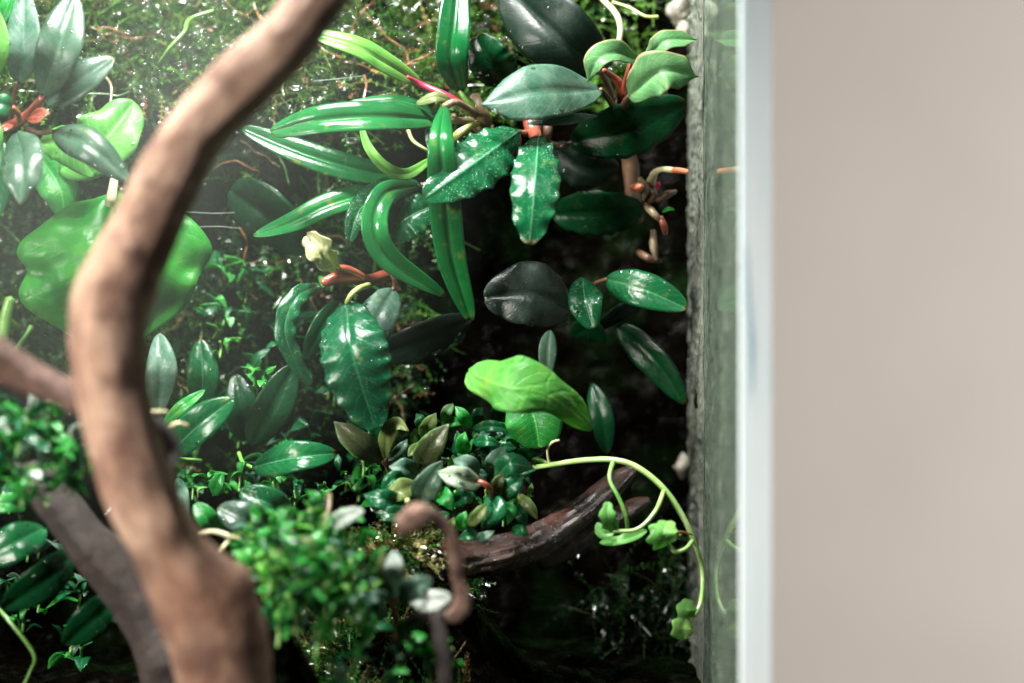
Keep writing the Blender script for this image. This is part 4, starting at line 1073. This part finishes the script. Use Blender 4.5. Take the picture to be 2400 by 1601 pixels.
def moss(name, base, nrm, length, palette, probs, stations=9, spread=1.0):
    n = len(base)
    d = unit(nrm + spread * rng.normal(size=(n, 3)) * 0.75)
    bend = rng.normal(size=(n, 3)) * 0.6 + np.array([0, -0.25, -0.35])
    L = length * rng.uniform(0.5, 1.3, n)
    ss = np.linspace(0, 1, stations)
    pos = base[:, None] + (d[:, None] * ss[None, :, None] + bend[:, None] * (ss ** 2)[None, :, None] * 0.6) * L[:, None, None]
    tan = unit(d[:, None] + 2 * bend[:, None] * ss[None, :, None] * 0.6)
    sv = unit(np.cross(tan, rng.normal(size=(n, 1, 3))))
    nv = np.cross(tan, sv)
    colr = np.array(palette)[rng.choice(len(palette), n, p=probs)] * rng.uniform(0.6, 1.35, (n, 1))
    Vs, Fs, Cs = [], [], []
    cnt = 0
    # stems: flat three-sided slivers
    sw = 0.00012
    q0, q1 = pos + sv * sw, pos - sv * sw * 0.5 + nv * sw * 0.87
    q2 = pos - sv * sw * 0.5 - nv * sw * 0.87
    st = np.stack([q0, q1, q2], 2).reshape(-1, 3)
    idx = np.arange(n * stations * 3).reshape(n, stations, 3)
    for k in range(3):
        a, b_ = idx[:, :-1, k], idx[:, :-1, (k + 1) % 3]
        c, d_ = idx[:, 1:, (k + 1) % 3], idx[:, 1:, k]
        Fs.append(np.stack([a, b_, c, d_], -1).reshape(-1, 4))
    Vs.append(st)
    Cs.append(np.repeat(colr * 0.8 + np.array([0.02, 0.008, 0.0]), stations * 3, 0))
    cnt += len(st)
    # leaflets: little pointed blades both sides
    for sg in (-1, 1):
        p = pos[:, 1:]
        ang = rng.uniform(0.5, 1.1, (n, stations - 1, 1))
        dirn = unit(tan[:, 1:] * np.cos(ang) + sv[:, 1:] * np.sin(ang) * sg + rng.normal(size=p.shape) * 0.25)
        ll = (0.0016 * rng.uniform(0.6, 1.3, (n, stations - 1, 1))) * (1 - 0.5 * ss[1:][None, :, None])
        wd = unit(np.cross(dirn, nv[:, 1:])) * ll * 0.32
        mid = p + dirn * ll * 0.45 + nv[:, 1:] * ll * 0.12
        q = np.stack([p, mid + wd, p + dirn * ll, mid - wd], 2).reshape(-1, 3)
        m_ = len(q) // 4
        Fs.append(np.arange(m_ * 4).reshape(-1, 4) + cnt)
        Vs.append(q)
        Cs.append(np.repeat(colr, (stations - 1) * 4, 0))
        cnt += len(q)
    V, F, C = np.vstack(Vs), np.vstack(Fs), np.vstack(Cs)
    C = np.hstack([np.clip(C, 0, 1), np.ones((len(C), 1))])
    o = mesh_obj(name, V, F, M['moss'], None, None, False, C)
    o['kind'] = 'stuff'
    o['label'] = 'wet green and brown moss covering the back and floor of the tank'
    return pos


def wall_points(n, px0, px1, py0, py1, clump, thr):
    out = []
    while len(out) < n:
        x, y = random.uniform(px0, px1), random.uniform(py0, py1)
        if mn.noise(Vector((x / clump, y / clump, 4.2))) + random.uniform(-0.25, 0.25) < thr:
            continue
        s = 1e-4 * (FD + 0.055) / FD
        X, Z = (x - 1200) * s, (800.5 - y) * s
        if X > XP - 0.003:
            continue
        out.append((X, wall_y(X, Z) - 0.0006, Z))
    return np.array(out)


tips = []
nw_ = np.array([0, -0.75, 0.5])
pts_ = wall_points(4800, -250, 1180, -160, 285, 120, -0.15)
tips.append(moss('moss', pts_, nw_, 0.009, [G1, G2, G3, OC, BR, RU], [0.40, 0.36, 0.11, 0.07, 0.03, 0.03], 10, 1.1))
pts_ = wall_points(350, 1180, 1560, -120, 260, 110, -0.1)
tips.append(moss('moss', pts_, nw_, 0.008, [G1, G2, G3], [0.45, 0.4, 0.15], 9, 1.1))
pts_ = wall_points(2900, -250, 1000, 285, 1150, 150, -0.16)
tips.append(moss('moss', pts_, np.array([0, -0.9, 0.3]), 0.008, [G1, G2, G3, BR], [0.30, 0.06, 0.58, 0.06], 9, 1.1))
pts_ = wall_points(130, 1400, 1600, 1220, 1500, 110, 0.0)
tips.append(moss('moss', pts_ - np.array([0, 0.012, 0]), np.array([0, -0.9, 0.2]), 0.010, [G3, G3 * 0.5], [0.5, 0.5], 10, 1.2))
# floor moss
fl = []
while len(fl) < 1500:
    x, y = random.uniform(640, 1100), random.uniform(-24, 30)
    if mn.noise(Vector((x / 130, y / 16, 7.7))) + random.uniform(-0.3, 0.3) < -0.05:
        continue
    X = (x - 1200) * 1e-4
    fl.append((X, y * 1e-3, soil_z(X, y * 1e-3) - 0.0004))
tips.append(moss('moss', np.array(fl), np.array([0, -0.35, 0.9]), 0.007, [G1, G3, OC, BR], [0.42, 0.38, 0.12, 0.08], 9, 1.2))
# moss hanging on the left end of the log
lg = []
for _ in range(420):
    t_ = random.random()
    x, y = 820 + 180 * t_, 1350 - 30 * t_ + random.uniform(-55, 10)
    lg.append(P(x, y, random.uniform(-18, -8)))
tips.append(moss('moss', np.array(lg), np.array([0, -0.5, 0.6]), 0.0065, [G1, G3, OC, BR], [0.3, 0.25, 0.3, 0.15], 9, 1.3))


def threads(name, n, box, palette, probs, rad, length):
    """loose wiry roots lying over the moss"""
    Vs, Fs, Cs = [], [], []
    cnt = 0
    for _ in range(n):
        p = wall_points(1, *box, 150, -0.5)[0] + np.array([0, -random.uniform(0.002, 0.008), 0])
        d = unit(np.array([random.uniform(-1, 1), random.uniform(-0.3, 0.2), random.uniform(-0.8, 0.5)]))
        pts = [p]
        for _k in range(5):
            d = unit(d + rng.normal(size=3) * 0.35)
            pts.append(pts[-1] + d * length / 5 * random.uniform(0.6, 1.3))
        r = rad * random.uniform(0.6, 1.4)
        V, F, uv = tube_data(pts, [r, r, r, r * 0.9, r * 0.7, r * 0.4], 14, 5, cap=False)
        c = np.array(palette)[rng.choice(len(palette), p=probs)] * random.uniform(0.7, 1.3)
        Vs.append(V)
        Fs += [tuple(i + cnt for i in f) for f in F]
        Cs.append(np.tile(np.append(np.clip(c, 0, 1), 1), (len(V), 1)))
        cnt += len(V)
    o = mesh_obj(name, np.vstack(Vs), Fs, M['moss'], None, None, True, np.vstack(Cs))
    o['kind'] = 'stuff'
    o['label'] = 'loose wiry dry roots lying over the moss'


threads('dry_roots', 120, (-200, 1180, -120, 230), [RU, OC, BR, np.array([0.42, 0.34, 0.2]), G2], [0.32, 0.24, 0.18, 0.14, 0.12], 0.00028, 0.014)
threads('dry_roots', 60, (300, 1000, 230, 1000), [RU, BR, G1], [0.2, 0.4, 0.4], 0.00022, 0.014)

a = thing('climbing_root', 'cream coloured root hanging down at top edge between dark leaf and glass', 'root', P(1447, 112, 14))
tube(a, 'root', [(1385, -30, 26), (1418, 4, 22), (1445, 35, 18), (1454, 70, 16), (1447, 116, 14)], [6, 7, 7.5, 7, 6], 'creamstem', 30, 10)
tube(a, 'rootlet', [(1435, 5, 26), (1475, 18, 24), (1512, 38, 22), (1542, 40, 22)], [4, 4, 4, 5], 'ystem', 24, 8)
a = thing('climbing_root', 'green runner root crossing the bright moss above the thick branch', 'root', P(370, 145, 20))
tube(a, 'root', [(372, 150, 18), (400, 110, 16), (432, 75, 18), (445, 45, 22), (500, 25, 24)], [4, 5, 5, 5, 4], 'mossstem', 30, 10, rough=0.2, freq=300)


def dew(tip_sets, n, r0, r1):
    """beads and stretched films of water caught in the moss"""
    t = np.vstack([x[:, 3:].reshape(-1, 3) for x in tip_sets])
    sel = t[rng.choice(len(t), n, replace=False)] + np.array([0, -0.0010, 0.0012])
    nr, ns = 5, 8
    sv = [(0, 0, 1.0)] + [(math.sin(math.pi * i / nr) * math.cos(6.2832 * j / ns), math.sin(math.pi * i / nr) * math.sin(6.2832 * j / ns), math.cos(math.pi * i / nr)) for i in range(1, nr) for j in range(ns)] + [(0, 0, -1.0)]
    sv = np.array(sv)
    fq = [(1 + i * ns + j, 1 + (i + 1) * ns + j, 1 + (i + 1) * ns + (j + 1) % ns, 1 + i * ns + (j + 1) % ns) for i in range(nr - 2) for j in range(ns)]
    ft = [(0, 1 + j, 1 + (j + 1) % ns) for j in range(ns)] + [(len(sv) - 1, 1 + (nr - 2) * ns + (j + 1) % ns, 1 + (nr - 2) * ns + j) for j in range(ns)]
    r = r0 + (r1 - r0) * rng.random(n) ** 2
    A = unit(rng.normal(size=(n, 3)) * np.array([1.0, 0.5, 0.35]))
    B = unit(np.cross(A, rng.normal(size=(n, 3))))
    Cc = np.cross(A, B)
    st = rng.uniform(0.9, 2.6, n)
    V = sel[:, None] + r[:, None, None] * (A[:, None] * (sv[None, :, 0:1] * st[:, None, None]) + B[:, None] * sv[None, :, 1:2] * 0.8 + Cc[:, None] * sv[None, :, 2:3] * 0.8)
    F = []
    for i in range(n):
        o = i * len(sv)
        F += [tuple(x + o for x in f) for f in fq] + [tuple(x + o for x in f) for f in ft]
    o = mesh_obj('dew', V.reshape(-1, 3), F, M['water'])
    o['kind'] = 'stuff'
    o['label'] = 'dew beads sitting on the moss'


dew(tips[:2], 3200, 0.0003, 0.0012)
dew(tips[2:], 800, 0.0002, 0.0006)

a = None
for q in ([(735, 190, 14), (790, 185, 10), (850, 178, 14)], [(430, 496, 20), (500, 500, 16), (560, 498, 20)], [(440, 533, 20), (510, 531, 16), (570, 536, 20)]):
    o = tube(None, 'nylon_thread', q, 0.6, 'thread', 20, 6)
    tag(o, 'thin clear nylon thread stretched over the moss wall', 'thread', 'nylon threads tying down the moss')


# ------------------------------------------------------------------ pale haze in the left part of the tank
def mist():
    """a soft volume of haze: an ellipsoid whose density fades towards its skin"""
    k = NT('mist')
    oc = k.n('ShaderNodeTexCoord').outputs['Object']
    ln = k.n('ShaderNodeVectorMath', {'operation': 'LENGTH'}, i0=oc).outputs['Value']
    f = k.rng(ln, 0.25, 0.98, 1.0, 0.0)
    n = k.rng(k.noise(oc, 1.7, 3, 0.55), 0.36, 0.68)
    d = k.math('MULTIPLY', k.math('MULTIPLY', f, n), MIST)
    v = k.n('ShaderNodeVolumePrincipled', None, Color=(0.86, 1.0, 0.86, 1), Density=d, Anisotropy=0.1)
    k.t.links.new(v.outputs[0], k.out.inputs[1])
    nr, ns = 14, 24
    V = [(math.sin(math.pi * i / nr) * math.cos(6.283185 * j / ns), math.sin(math.pi * i / nr) * math.sin(6.283185 * j / ns), math.cos(math.pi * i / nr)) for i in range(1, nr) for j in range(ns)] + [(0, 0, 1), (0, 0, -1)]
    F = [(i * ns + j, (i + 1) * ns + j, (i + 1) * ns + (j + 1) % ns, i * ns + (j + 1) % ns) for i in range(nr - 2) for j in range(ns)]
    F += [((nr - 1) * ns, j, (j + 1) % ns) for j in range(ns)] + [((nr - 1) * ns + 1, (nr - 2) * ns + (j + 1) % ns, (nr - 2) * ns + j) for j in range(ns)]
    o = mesh_obj('mist', np.array(V, float), F, k.m)
    o.location = (-0.083, -0.052, 0.036)
    o.scale = (0.082, 0.034, 0.090)
    o['kind'] = 'stuff'
    o['label'] = 'pale haze in the left part of the tank'


MIST = 2.7
mist()
